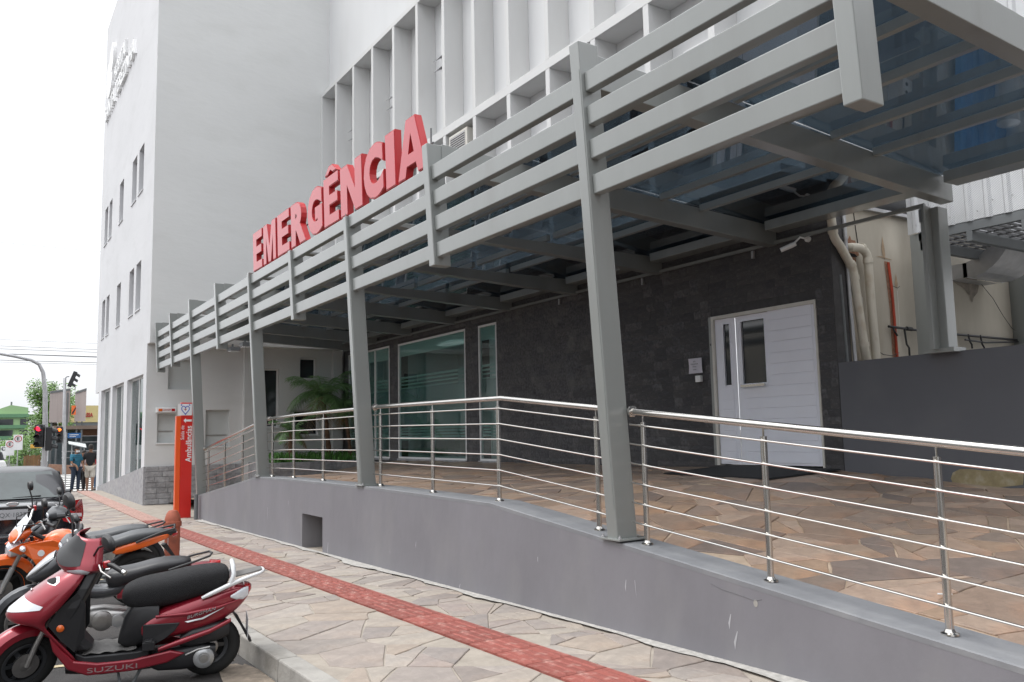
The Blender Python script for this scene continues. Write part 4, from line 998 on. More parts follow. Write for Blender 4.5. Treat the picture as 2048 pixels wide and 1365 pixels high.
rm2 = MB().add([(TX + .5, 24.6, 0), (8, 24.6, 0), (8, 34.5, 0), (TX + .5, 34.5, 0), (TX + .5, 24.6, 3.5), (8, 24.6, 3.5), (8, 34.5, 3.5), (TX + .5, 34.5, 3.5)], [(0, 1, 2, 3), (4, 7, 6, 5), (1, 2, 6, 5), (0, 1, 5, 4), (2, 3, 7, 6)])
rm2 = O('shop_interior', rm2, M('shop_wall', (.35, .36, .36), .8, var=.3, scale=1.2), tb)
for x, y, w, h, mt in ((5.2, 25.5, .5, 1.9, 'white'), (5.4, 27.2, .7, 1.3, 'red'), (5.0, 28.9, .5, 1.5, 'steel'), (5.3, 30.2, .6, 1.2, 'red'), (5.2, 32, .5, 1.7, 'offwhite')):
    O('display_unit', MB().box(x, x + w, y, y + w * 1.4, .1, .1 + h), K[mt], rm2)
O('wall_lantern', MB().box(4.14, 4.64, TY + .2, TY + .36, 2.34, 2.47), K['white'], label='white garage exit signal box with two coloured lamps on the grey wall', cat='signal box', bevel=.01)
gb = [o for o in bpy.data.objects if o.name.startswith('wall_lantern')][0]; gb.name = 'garage_signal'
O('amber_lamp', MB().box(4.19, 4.29, TY + .19, TY + .2, 2.37, 2.44), K['orangelens'], gb); O('red_lamp', MB().box(4.52, 4.61, TY + .19, TY + .2, 2.37, 2.44), K['redlens'], gb)
O('lettering', fit_text('GARAGEM', (4.31, TY + .195, 2.385), (1, 0, 0), (0, 0, 1), .19, .045, .004, nrm=(0, -1, 0)), K['redlens'], gb)
# white lettering on the side wall
hs_ = thing('hospital_lettering', (TX, 31.5, 14.5), 'white raised lettering HOSPITAL SANTA TEREZINHA with emblem high on the wall', 'sign')
O('lettering', fit_text('HOSPITAL', (TX - .0, 32.35, 14.58), (0, -1, 0), (0, 0, 1), 2.75, .56, .09, nrm=(-1, 0, 0), bold=.02), K['white'], hs_, sharp=0)
O('lettering', fit_text('SANTA TEREZINHA', (TX - .0, 34.7, 13.78), (0, -1, 0), (0, 0, 1), 7.0, .58, .09, nrm=(-1, 0, 0), bold=.02), K['white'], hs_, sharp=0)
b = MB()
for k, (cy, cz, ry, rz_) in enumerate(((33.35, 15.35, .55, .85), (33.9, 15.2, .5, .65), (32.95, 15.75, .35, .55), (33.5, 14.75, .6, .35))):
    p = [(TX, cy + ry * cos(i * pi / 12), cz + rz_ * sin(i * pi / 12)) for i in range(24)]
    b.prism(p, (-.10 - .006 * k, 0, 0))
O('emblem', b, K['white'], hs_)

# ================================================================== planter, bed, palms
pln = O('planter_wall', MB().box(6.6, 9.3, 22.4, 22.56, .4, .93).box(6.6, 6.76, 22.56, 24.3, .4, .93), K['granite'], label='low rough grey stone planter wall in front of the palms', cat='planter')
x = 6.6
while x < 9.28:
    L = r.uniform(.25, .5); O('stone', MB().box(x + .004, min(x + L, 9.3) - .004, 22.375, 22.398, .70, .925), K['cladlight'], pln, bevel=.005); x += L
O('planting_soil', MB().box(6.77, 9.28, 22.57, 24.36, .5, .86), K['trunk'], kind='structure')
b = MB(); r = random.Random(21)
for i in range(800):
    x, y = r.uniform(6.8, 9.25), r.uniform(22.6, 24.2); h = r.uniform(.20, .46); a = r.uniform(0, 2 * pi); w = r.uniform(.008, .018)
    dx, dy = cos(a), sin(a); z = .86; lean_ = r.uniform(.2, .9) * h
    b.add([(x - dy * w, y + dx * w, z), (x + dy * w, y - dx * w, z), (x + dx * lean_ * .5 + dy * w, y + dy * lean_ * .5 - dx * w, z + h * .7), (x + dx * lean_ * .5 - dy * w, y + dy * lean_ * .5 + dx * w, z + h * .7), (x + dx * lean_, y + dy * lean_, z + h * .8)],
          [(0, 1, 2, 3), (3, 2, 4)])
O('planted_bed', b, K['leaf2'], kind='stuff', label='low strappy green plants filling the stone planter', cat='plants')
def frond(r, L, az, up, droop, w=.34):
    q = MB(); pts = []; n = 14
    for i in range(n + 1):
        t = i / n; rr_ = L * t; z = L * (up * t - droop * t * t); pts.append(Vector((cos(az) * rr_ * (1 - .12 * t), sin(az) * rr_ * (1 - .12 * t), z)))
    q.tube(pts, [.012 * (1 - .8 * i / n) + .002 for i in range(n + 1)], 5)
    side = Vector((-sin(az), cos(az), 0))
    for i in range(1, n * 4):
        t = i / (n * 4); k = min(n - 1, int(t * n)); p = pts[k].lerp(pts[k + 1], t * n - k); d = (pts[k + 1] - pts[k]).normalized()
        ll = w * (sin(pi * min(1, t * .9 + .1)) ** .6) * r.uniform(.8, 1.15)
        for s in (-1, 1):
            tip = p + (side * s * .8 + d * .55 + Vector((0, 0, -.45 + r.uniform(-.35, .3)))) * ll
            wv = d * .008
            q.add([p - wv * .7, p + wv * .7, tip.lerp(p, .45) + wv + Vector((0, 0, .02)), tip, tip.lerp(p, .45) - wv + Vector((0, 0, .02))], [(0, 1, 2, 4), (4, 2, 3)])
    return q
def palm(x, y, base, top, L, n, lb, seed, tr=.07):
    r = random.Random(seed); t = thing('palm', (x, y, base), lb, 'palm', 'palms in the stone planter')
    tx, ty = top[0] - x, top[1] - y; H = top[2] - base
    pts = [Vector((x + tx * (s * .6 + .4 * s * s), y + ty * s, base + H * s)) for s in [i / 12 for i in range(13)]]
    O('trunk', MB().tube(pts, [tr * (1.15 if i % 2 else .9) * (1 - .15 * i / 12) for i in range(13)], 10), K['trunk'], t)
    for k in range(n):
        az = 2 * pi * k / n * 2.4 + r.uniform(-.3, .3); lv = k / n
        fr = frond(r, L * r.uniform(.8, 1.1), az, 1.45 - 1.35 * lv + r.uniform(-.15, .2), .75 + .45 * lv, .34 * L)
        fr.xf(lambda p: p + Vector(top))
        O('frond', fr, K['leafdry'] if k >= n - 2 else K['leaf'], t)
palm(8.66, 23.3, .85, (8.43, 23.3, 2.75), 1.25, 19, 'tallest palm with a wide feathery crown in the stone planter', 2)
palm(9.22, 23.1, .85, (9.03, 23.1, 2.42), .72, 13, 'smaller palm right of the tall one, against the shop window', 5, .055)
palm(7.48, 23.1, .85, (7.46, 23.1, 1.75), .68, 12, 'short stocky palm at the left end of the planter', 8, .085)
# ================================================================== street furniture close by
py = thing('sign_pylon', (4.03, 19.8, zg(19.8)), 'tall red and orange pylon reading Saída de Ambulâncias with an arrow', 'sign')
PX0, PX1, PY, PZ0, PZ1 = 3.79, 4.135, 19.72, zg(19.8) - .02, 2.42
O('pylon_body', MB().box(PX0 + .1, PX1, PY + .002, PY + .13, PZ0, PZ1), K['signred'], py, bevel=.006)
O('orange_side', MB().box(PX0, PX0 + .098, PY + .004, PY + .13, PZ0, PZ1 - .30), K['signorange'], py, bevel=.004)
O('emblem_panel', MB().box(PX0 + .03, PX1 - .02, PY - .004, PY + .001, PZ1 - .285, PZ1 - .03), K['white'], py)
b = MB(); cx, cz = PX0 + .185, PZ1 - .15
hp = []
for i in range(33):
    t = 2 * pi * i / 32; hp.append((cx + .082 * (sin(t) ** 3), PY - .008, cz - .01 + .0066 * (13 * cos(t) - 5 * cos(2 * t) - 2 * cos(3 * t) - cos(4 * t))))
b.tube(hp, .009, 6); b.lathe([(.016, 0), (.016, .004)], (cx - .085, PY - .010, cz + .095), 'y', 10); b.lathe([(.016, 0), (.016, .004)], (cx + .085, PY - .010, cz + .095), 'y', 10)
O('heart_emblem', b, M('emblem_blue', (.05, .10, .45), .5), py)
O('emblem_cross', MB().box(cx - .03, cx + .03, PY - .008, PY - .005, cz - .006, cz + .006).box(cx - .006, cx + .006, PY - .0085, PY - .0055, cz - .035, cz + .035), K['redlens'], py)
az = PZ1 - .40
O('arrow', MB().prism([(PX0 + .15, PY - .004, az), (PX0 + .20, PY - .004, az + .055), (PX0 + .20, PY - .004, az + .022), (PX1 - .02, PY - .004, az + .022), (PX1 - .02, PY - .004, az - .022), (PX0 + .20, PY - .004, az - .022), (PX0 + .20, PY - .004, az - .055)], (0, .005, 0)), K['white'], py)
O('lettering', fit_text('Ambulâncias', (PX1 - .015, PY + .001, az - .92), (0, 0, 1), (-1, 0, 0), .80, .125, .005, nrm=(0, -1, 0), bold=.012), K['white'], py)
O('lettering', fit_text('Saída de', (PX1 - .175, PY + .001, az - .42), (0, 0, 1), (-1, 0, 0), .31, .075, .005, nrm=(0, -1, 0), bold=.0), K['white'], py)

bo = O('bollard', MB().lathe([(.095, -.05), (.095, .50), (.112, .50), (.112, .56), (.10, .565), (.098, .60), (.08, .66), (.05, .70), (0, .712)], (2.25, 11.8, zg(11.8)), n=24), K['rustred'],
       label='rusty red round-topped bollard on the pavement beside the parked motorbikes', cat='bollard')
ds = O('drain_spout', MB().tube([(4.12, 19.15, zg(19)), (4.12, 19.15, .42)], .04, 10), K['steel_dark'], label='short grey pipe standing at the far end of the retaining wall', cat='pipe')

# ================================================================== motorbikes
def ringuz(u, z, hw, hh, e=2.4, n=16, tilt=0., v0=0.):
    out = []
    for k in range(n):
        a = 2 * pi * k / n; c, s_ = cos(a), sin(a)
        v = abs(c) ** (2 / e) * (1 if c >= 0 else -1) * hw; w = abs(s_) ** (2 / e) * (1 if s_ >= 0 else -1) * hh
        out.append(Vector((u - w * tilt, v0 + v, z + w)))
    return out
def LT(secs, e=2.6, n=16): return MB().loft([ringuz(u, (t + b_) / 2, w, (t - b_) / 2, e, n, v0=(vv[0] if vv else 0)) for u, b_, t, w, *vv in secs])
def tyre(u, z, R, r_, w=None, v=0):
    w = w or r_; q = MB(); prof = []
    for k in range(13):
        a = 2 * pi * k / 12; prof.append((R - r_ + r_ * cos(a), w * sin(a)))
    return q.lathe(prof, (u, v, z), 'y', 36)
def wheel(par, u, z, R, r_, w, spokes, rim, tf=None, hub=.05, line=None):
    T = (lambda q: q.xf(tf)) if tf else (lambda q: q)
    wh = O('wheel', T(tyre(u, z, R, r_, w)), K['rubber'], par, local=True)
    q = MB(); Ri = R - 2 * r_ + .006
    q.lathe([(Ri - .018, -.028), (Ri + .004, -.034), (Ri + .012, -.03), (Ri + .012, .03), (Ri + .004, .034), (Ri - .018, .028), (Ri - .018, -.028)], (u, 0, z), 'y', 36)
    for k in range(spokes):
        a = 2 * pi * k / spokes; ca, sa = cos(a), sin(a); t = .016
        q.hexa([(u + ca * hub - sa * t * s1, vv, z + sa * hub + ca * t * s1) if j == 0 else (u + ca * (Ri - .01) - sa * t * .8 * s1, vv, z + sa * (Ri - .01) + ca * t * .8 * s1) for vv in (-.014, .014) for j, s1 in ((0, -1), (1, -1), (1, 1), (0, 1))])
    O('rim', T(q), rim, wh, local=True)
    O('hub', T(MB().lathe([(hub, -.05), (hub + .01, -.045), (hub + .01, .045), (hub, .05), (.02, .055), (0, .055)], (u, 0, z), 'y', 18)), K['alu'], wh, local=True)
    if line: O('rim_stripe', T(MB().tube([(u + (Ri + .013) * cos(k * pi / 18), .034, z + (Ri + .013) * sin(k * pi / 18)) for k in range(36)], .004, 5, closed=True)), line, wh, local=True)
    return wh
def steer(px, pz, ang, rake=.45):
    ax = Vector((-sin(rake), 0, cos(rake))); c = Vector((px, 0, pz)); R_ = Matrix.Rotation(ang, 3, ax)
    return lambda p: c + R_ @ (Vector(p) - c)
def mirror(par, T, base, head, w=.075, h=.045, mat=None, tall=False):
    b_ = Vector(base); h_ = Vector(head)
    m_ = O('mirror', (MB().loft([[h_ + Vector((dx, cos(k * pi / 8) * w * s_, sin(k * pi / 8) * h * s_)) for k in range(16)] for dx, s_ in ((.030, .3), (.025, .75), (.010, .98), (-.006, 1.), (-.010, .93))])).xf(T), K['black'], par, local=True)
    O('mirror_glass', MB().add([h_ + Vector((-.0115, cos(k * pi / 8) * w * .88, sin(k * pi / 8) * h * .88)) for k in range(16)], [tuple(range(16))]).xf(T), K['chrome'], m_, local=True)
    O('mirror_stalk', MB().tube([b_, b_ + (h_ - b_) * .3 + Vector((0, 0, .03)), h_ + Vector((.02, 0, -.01))], .007, 8).xf(T), K['black'], m_, local=True)

YAW = .2
# ---- red scooter -------------------------------------------------
def red_scooter():
    R0 = Vector((1.52, 6.55, zr(6.5)))
    t = thing('motor_scooter', R0, 'dark red scooter with black seat, silver luggage rack and SUZUKI on its skirt, parked nearest', 'scooter', 'motorbikes parked along the kerb', pi - YAW)
    T = steer(.84, .93, radians(32)); P = lambda n, q, m_, par=t, **k: O(n, q, K[m_], par, local=True, **k)
    wheel(t, 0, .205, .215, .05, .05, 6, K['greypaint'])
    wheel(t, 1.19, .22, .225, .048, .048, 6, K['greypaint'], T)
    # front apron surface
    ZS = [(.24, .885, .845, .17), (.30, .945, .885, .175), (.37, 1.00, .945, .18), (.44, 1.06, 1.0, .19), (.49, 1.12, 1.035, .20), (.525, 1.275, 1.035, .205), (.555, 1.295, 1.01, .21), (.60, 1.27, .96, .21),
          (.66, 1.20, .91, .205), (.72, 1.12, .865, .20), (.78, 1.03, .825, .185), (.83, .95, .80, .155), (.86, .90, .79, .12)]
    def AS(z, tt, off=0.):
        for i in range(len(ZS) - 1):
            if z <= ZS[i + 1][0] or i == len(ZS) - 2:
                f = min(1, max(0, (z - ZS[i][0]) / (ZS[i + 1][0] - ZS[i][0]))); uf, ue, w = [ZS[i][k] + (ZS[i + 1][k] - ZS[i][k]) * f for k in (1, 2, 3)]; break
        a = tt * pi / 2
        return Vector((ue + (uf - ue + off) * abs(cos(a)) ** .85, (w + off) * sin(a), z))
    zs = [.24, .28, .32, .37, .41, .45, .48, .50, .515, .53, .545, .56, .58, .61, .65, .69, .73, .77, .80, .83, .86]; ts = [-1 + i / 10 for i in range(21)]
    q = MB(); q.add([AS(z, s_) for z in zs for s_ in ts], [(j * 21 + i, j * 21 + i + 1, (j + 1) * 21 + i + 1, (j + 1) * 21 + i) for j in range(len(zs) - 1) for i in range(20)], True)
    fr = O('front_apron', q, K['redpaint'], t, local=True, sharp=.9); md = fr.modifiers.new('s', 'SOLIDIFY'); md.thickness = .010; md.offset = 0
    def patch(name, mt, f0, f1, t0, t1, off=.008, n=10, par=fr):
        pts = []
        for i in range(n + 1):
            s_ = t0 + (t1 - t0) * i / n; a, c = f0(i / n), f1(i / n); pts += [AS(a + (c - a) * j / 4, s_, off) for j in range(5)]
        return O(name, MB().add(pts, [(i * 5 + j, i * 5 + j + 1, (i + 1) * 5 + j + 1, (i + 1) * 5 + j) for i in range(n) for j in range(4)], True), K[mt], par, local=True)
    for s_ in (1, -1):
        patch('headlight', 'lens', lambda f: .575 + .035 * f, lambda f: .675 - .045 * f ** 2 - .0 * f, s_ * .03, s_ * .80)
    patch('chrome_grille', 'chrome', lambda f: .765 - .01 * f, lambda f: .775 + .030 * sin(pi * f), .08, .62)
    patch('grille_inset', 'blackmat', lambda f: .770 - .008 * f, lambda f: .775 + .020 * sin(pi * f), .16, .54, .011)
    O('badge', MB().lathe([(.012, 0), (.012, .006)], AS(.71, .12, .01), 'x', 12), K['chrome'], fr, local=True)
    # inner leg shield
    q = MB(); rows = [(.84, .77, .13), (.72, .83, .17), (.60, .89, .185), (.48, .95, .175), (.38, .90, .165), (.30, .83, .15)]
    q.loft([[Vector((u - .05, -w, z)), Vector((u - .075, -w * .4, z)), Vector((u - .075, w * .4, z)), Vector((u - .05, w, z)), Vector((u + .02, w, z)), Vector((u + .02, -w, z))] for z, u, w in rows], smooth=False)
    P('leg_shield', q, 'black', bevel=.01)
    for sg_ in (1, -1): P('leg_shield_side', MB().prism([(1.02, sg_ * .19, .50), (.96, sg_ * .185, .60), (.85, sg_ * .18, .70), (.80, sg_ * .175, .62), (.80, sg_ * .16, .40), (.86, sg_ * .17, .30), (.95, sg_ * .182, .40)], (0, -sg_ * .02, 0)), 'black')
    P('reflector', MB().lathe([(.024, 0), (.024, .006), (.016, .012), (0, .014)], (.945, .19, .475), 'y', 16), 'orangelens')
    # floor and skirts
    P('floor_board', MB().loft([[Vector((u, -w, z)), Vector((u, w, z)), Vector((u, w, z - .06)), Vector((u, -w, z - .06))] for u, z, w in ((.86, .285, .14), (.80, .262, .165), (.62, .26, .172), (.47, .262, .17), (.40, .27, .16))], smooth=False), 'black', bevel=.008)
    r = random.Random(2); q = MB(); q.add([(.48 + .34 * i / 12, -.15 + .30 * j / 8, .272 + .006 * sin(i * 1.9 + j) + r.uniform(0, .003)) for i in range(13) for j in range(9)], [(i * 9 + j, i * 9 + j + 1, (i + 1) * 9 + j + 1, (i + 1) * 9 + j) for i in range(12) for j in range(8)], True)
    P('floor_mat', q, 'matfloor')
    for sg_ in (1, -1):
        q = MB(); prof = [(1.02, .44), (.93, .32), (.86, .245), (.72, .215), (.5, .215), (.36, .235), (.26, .25), (.16, .22), (.28, .165), (.5, .135), (.78, .135), (.90, .19), (.99, .32)]
        q.prism([(u, sg_ * .155, z) for u, z in prof], (0, sg_ * .025, 0)); sk = P('side_skirt', q, 'redpaint', bevel=.012)
        if sg_ == 1: O('lettering', fit_text('SUZUKI', (.78, .180, .155), (-1, 0, .0), (0, 0, 1), .31, .032, .003, nrm=(0, 1, 0), bold=.0), K['dull'], sk, local=True)
    P('belly_pan', LT([(.92, .12, .30, .12), (.7, .10, .2, .14), (.4, .10, .22, .13), (.2, .12, .24, .10)]), 'black')
    P('seat_column', LT([(.60, .30, .34, .09), (.56, .26, .50, .11), (.50, .26, .60, .13), (.42, .27, .62, .14), (.34, .3, .58, .15)], 3.2), 'black')
    # seat
    P('seat', LT([(.585, .60, .64, .07), (.57, .56, .675, .115), (.53, .535, .70, .135), (.45, .52, .73, .152), (.35, .525, .742, .156), (.25, .535, .755, .156), (.17, .55, .775, .153), (.08, .575, .785, .146), (-.02, .60, .79, .138), (-.08, .625, .785, .122), (-.115, .65, .765, .10), (-.13, .68, .73, .06)], 2.8, 24), 'seatcloth', sub=1)
    # rear body
    rb = P('tail_body', LT([(.47, .36, .42, .148), (.42, .315, .47, .158), (.35, .30, .52, .164), (.22, .315, .56, .166), (.08, .34, .60, .158), (-.04, .37, .625, .142), (-.14, .42, .64, .12), (-.21, .48, .64, .095), (-.255, .53, .625, .065), (-.275, .565, .60, .03)], 3.4, 24), 'redpaint', sub=1)
    for sg_ in (1, -1):
        P('side_inset', MB().prism([(.44, sg_ * .158, .44), (.20, sg_ * .163, .435), (.235, sg_ * .165, .38), (.30, sg_ * .165, .33), (.36, sg_ * .163, .30), (.44, sg_ * .158, .305)], (0, sg_ * .010, 0)), 'black', rb, bevel=.005)
        P('lower_flare', LT([(.34, .245, .275, .012, sg_ * .17), (.18, .285, .325, .02, sg_ * .168), (.0, .335, .37, .02, sg_ * .155), (-.14, .395, .425, .012, sg_ * .135)]), 'redpaint', rb)
        P('body_crease', LT([(.36, .475, .495, .008, sg_ * .158), (.15, .475, .50, .012, sg_ * .163), (-.05, .50, .52, .010, sg_ * .148), (-.2, .54, .55, .005, sg_ * .115)]), 'redpaint', rb)
        P('turn_signal', LT([(-.135, .565, .58, .01, sg_ * .122), (-.175, .545, .60, .016, sg_ * .114), (-.225, .54, .625, .018, sg_ * .094), (-.26, .56, .625, .015, sg_ * .07)]), 'lens', rb)
        P('foot_peg', MB().box(.36, .44, sg_ * .16, sg_ * .225, .275, .335).box(.375, .425, sg_ * .165, sg_ * .23, .335, .345), 'black', bevel=.008)
    O('lettering', fit_text('BURGMAN', (.155, .165, .452), (-1, 0, .26), (.0, 0, 1), .19, .022, .005, nrm=(0, 1, 0), shear=.2), K['silver'], rb, local=True)
    P('swoosh_decal', MB().prism([(.17, .164, .437), (.06, .164, .452), (-.10, .142, .51), (.05, .166, .443), (.15, .169, .430)], (0, .004, 0)), 'silver', rb)
    P('tail_light', LT([(-.235, .56, .645, .075), (-.27, .565, .635, .05), (-.285, .58, .62, .02)]), 'redlens', rb)
    # rack
    q = MB()
    for sg_ in (1, -1): q.tube([(.06, sg_ * .145, .585), (0.0, sg_ * .145, .61), (-.12, sg_ * .125, .655), (-.22, sg_ * .10, .685), (-.34, sg_ * .075, .715), (-.365, sg_ * .05, .722), (-.37, 0, .724)], [.012, .016, .017, .016, .012, .010, .010], 12)
    q.tube([(-.13, .12, .655), (-.155, .115, .73), (-.15, .08, .785), (-.145, 0, .80), (-.15, -.08, .785), (-.155, -.115, .73), (-.13, -.12, .655)], .017, 12)
    rk_ = P('luggage_rack', q, 'whitesilver'); P('rack_pad', MB().hexa([(-.17, -.075, .695), (-.355, -.055, .728), (-.355, .055, .728), (-.17, .075, .695), (-.17, -.075, .707), (-.355, -.055, .74), (-.355, .055, .74), (-.17, .075, .707)]), 'matfloor', rk_, bevel=.006)
    # engine side
    en = P('engine_case', LT([(.42, .14, .20, .04, .09), (.34, .10, .24, .06, .10), (.2, .09, .25, .06, .10), (.05, .09, .26, .055, .10), (-.04, .12, .24, .04, .10)], 3), 'black')
    P('fan_cover', MB().lathe([(.072, .145), (.070, .162), (.058, .170), (.04, .172), (.038, .168), (0, .168)], (.04, 0, .165), 'y', 24), 'silver', en)
    P('fan_hub', MB().lathe([(.03, .168), (.028, .176), (0, .177)], (.04, 0, .165), 'y', 18), 'alu', en)
    P('air_box', LT([(.20, .26, .32, .03, .115), (.12, .25, .37, .045, .115), (-.05, .27, .40, .05, .11), (-.13, .30, .40, .04, .10)], 3.5), 'black', en)
    P('kick_lever', MB().tube([(.16, .155, .20), (.08, .17, .235), (0.0, .17, .245)], .008, 8), 'alu', en)
    P('exhaust', MB().tube([(.35, -.10, .16), (.1, -.14, .18), (-.18, -.15, .26)], [.03, .05, .055], 14), 'steel_dark')
    P('plate_holder', MB().hexa([(-.15, -.05, .42), (-.17, .05, .42), (-.275, .05, .21), (-.275, -.05, .21), (-.17, -.05, .42), (-.19, .05, .42), (-.295, .05, .21), (-.295, -.05, .21)]), 'black', bevel=.005)
    P('number_plate', MB().box(-.262, -.258, -.10, .10, .25, .40), 'plate')
    P('kickstand', MB().tube([(.60, .08, .13), (.58, .12, .05), (.60, .19, .005)], .010, 8), 'steel_dark')
    P('centre_stand', MB().tube([(.45, .09, .12), (.50, .11, .03), (.47, .10, .015)], .011, 8), 'steel_dark')
    # fork, fender
    P('front_fender', MB().loft([[Vector((1.19 + (.262 + h) * cos(a), w, .22 + (.262 + h) * sin(a))) for w, h in ((-.062, -.05), (-.056, -.008), (-.03, .012), (0, .018), (.03, .012), (.056, -.008), (.062, -.05))] for a in [radians(d) for d in range(18, 160, 10)]], closed=False).xf(T), 'redpaint')
    P('fork', MB().tube([(1.19, .07, .22), (1.14, .07, .36), (1.03, .04, .56)], .019, 10).tube([(1.19, -.07, .22), (1.14, -.07, .36), (1.03, -.04, .56)], .019, 10).xf(T), 'alu')
    P('brake_disc', MB().lathe([(.085, .052), (.085, .056), (.04, .056), (.04, .052), (.085, .052)], (1.19, 0, .22), 'y', 24).xf(T), 'alu')
    # handlebar cowl in steering frame
    CS = [(.80, .90, .84, .06), (.83, .955, .83, .13), (.86, .985, .82, .195), (.89, .985, .81, .225), (.92, .965, .80, .215), (.96, .93, .785, .18), (1.00, .905, .77, .15), (1.03, .885, .76, .125), (1.06, .865, .755, .095)]
    def CF(z, tt, off=0.):
        for i in range(len(CS) - 1):
            if z <= CS[i + 1][0] or i == len(CS) - 2:
                f = min(1, max(0, (z - CS[i][0]) / (CS[i + 1][0] - CS[i][0]))); uf, ue, w = [CS[i][k] + (CS[i + 1][k] - CS[i][k]) * f for k in (1, 2, 3)]; break
        a = tt * pi / 2
        return Vector((ue + (uf - ue + off) * abs(cos(a)) ** .8, (w + off) * sin(a), z))
    zs = [.80 + .26 * i / 14 for i in range(15)]; ts = [-1 + i / 8 for i in range(17)]
    co = P('handlebar_cowl', MB().add([CF(z, s_) for z in zs for s_ in ts], [(j * 17 + i, j * 17 + i + 1, (j + 1) * 17 + i + 1, (j + 1) * 17 + i) for j in range(14) for i in range(16)], True).xf(T), 'redpaint'); md = co.modifiers.new('s', 'SOLIDIFY'); md.thickness = .008; md.offset = 0
    P('cowl_back', MB().loft([[CF(z, -1) + Vector((-.002, 0, 0)), CF(z, 1) + Vector((-.002, 0, 0)), CF(z, .6) + Vector((-.04, 0, 0)), CF(z, -.6) + Vector((-.04, 0, 0))] for z in (.81, .86, .9, .95, 1.0)], smooth=False).xf(T), 'black', co)
    pts = []
    for i in range(13):
        s_ = -1 + i / 6; lo = .885 + .035 * abs(s_) ** 1.5; hi = 1.062 - .02 * abs(s_)
        pts += [CF(lo + (hi - lo) * j / 5, s_ * (.52 - .06 * j / 5), .008) for j in range(6)]
    P('windscreen', MB().add(pts, [(i * 6 + j, i * 6 + j + 1, (i + 1) * 6 + j + 1, (i + 1) * 6 + j) for i in range(12) for j in range(5)], True).xf(T), 'black', co)
    for sg_ in (1, -1):
        P('front_signal', MB().add([CF(.842 + (.028 + .02 * sin(pi * i / 8)) * j / 3 + .018 * i / 8, sg_ * (.28 + .52 * i / 8), .007) for i in range(9) for j in range(4)], [(i * 4 + j, i * 4 + j + 1, (i + 1) * 4 + j + 1, (i + 1) * 4 + j) for i in range(8) for j in range(3)], True).xf(T), 'lens', co)
        P('grip', MB().tube([(.79, sg_ * .20, .925), (.755, sg_ * .27, .925), (.73, sg_ * .365, .915)], [.014, .0175, .0175], 12).xf(T), 'black', co)
        P('bar_end', MB().tube([(.73, sg_ * .366, .915), (.724, sg_ * .392, .912)], .016, 12).xf(T), 'chrome', co)
        P('brake_lever', MB().tube([(.82, sg_ * .21, .92), (.83, sg_ * .27, .90), (.80, sg_ * .35, .88)], .007, 8).xf(T), 'alu', co)
        P('switch_box', MB().box(.755, .80, min(sg_ * .215, sg_ * .245), max(sg_ * .215, sg_ * .245), .90, .945).xf(T), 'redlens' if sg_ == 1 else 'black', co, bevel=.006)
    mirror(t, T, (.84, .17, .98), (.82, .33, 1.13), .085, .052)
    mirror(t, T, (.84, -.17, .98), (.82, -.31, 1.20), .085, .055)
    t.rotation_euler = (Matrix.Rotation(pi - YAW, 3, 'Z') @ Matrix.Rotation(radians(-5), 3, 'X')).to_euler()
    return t
red_scooter()

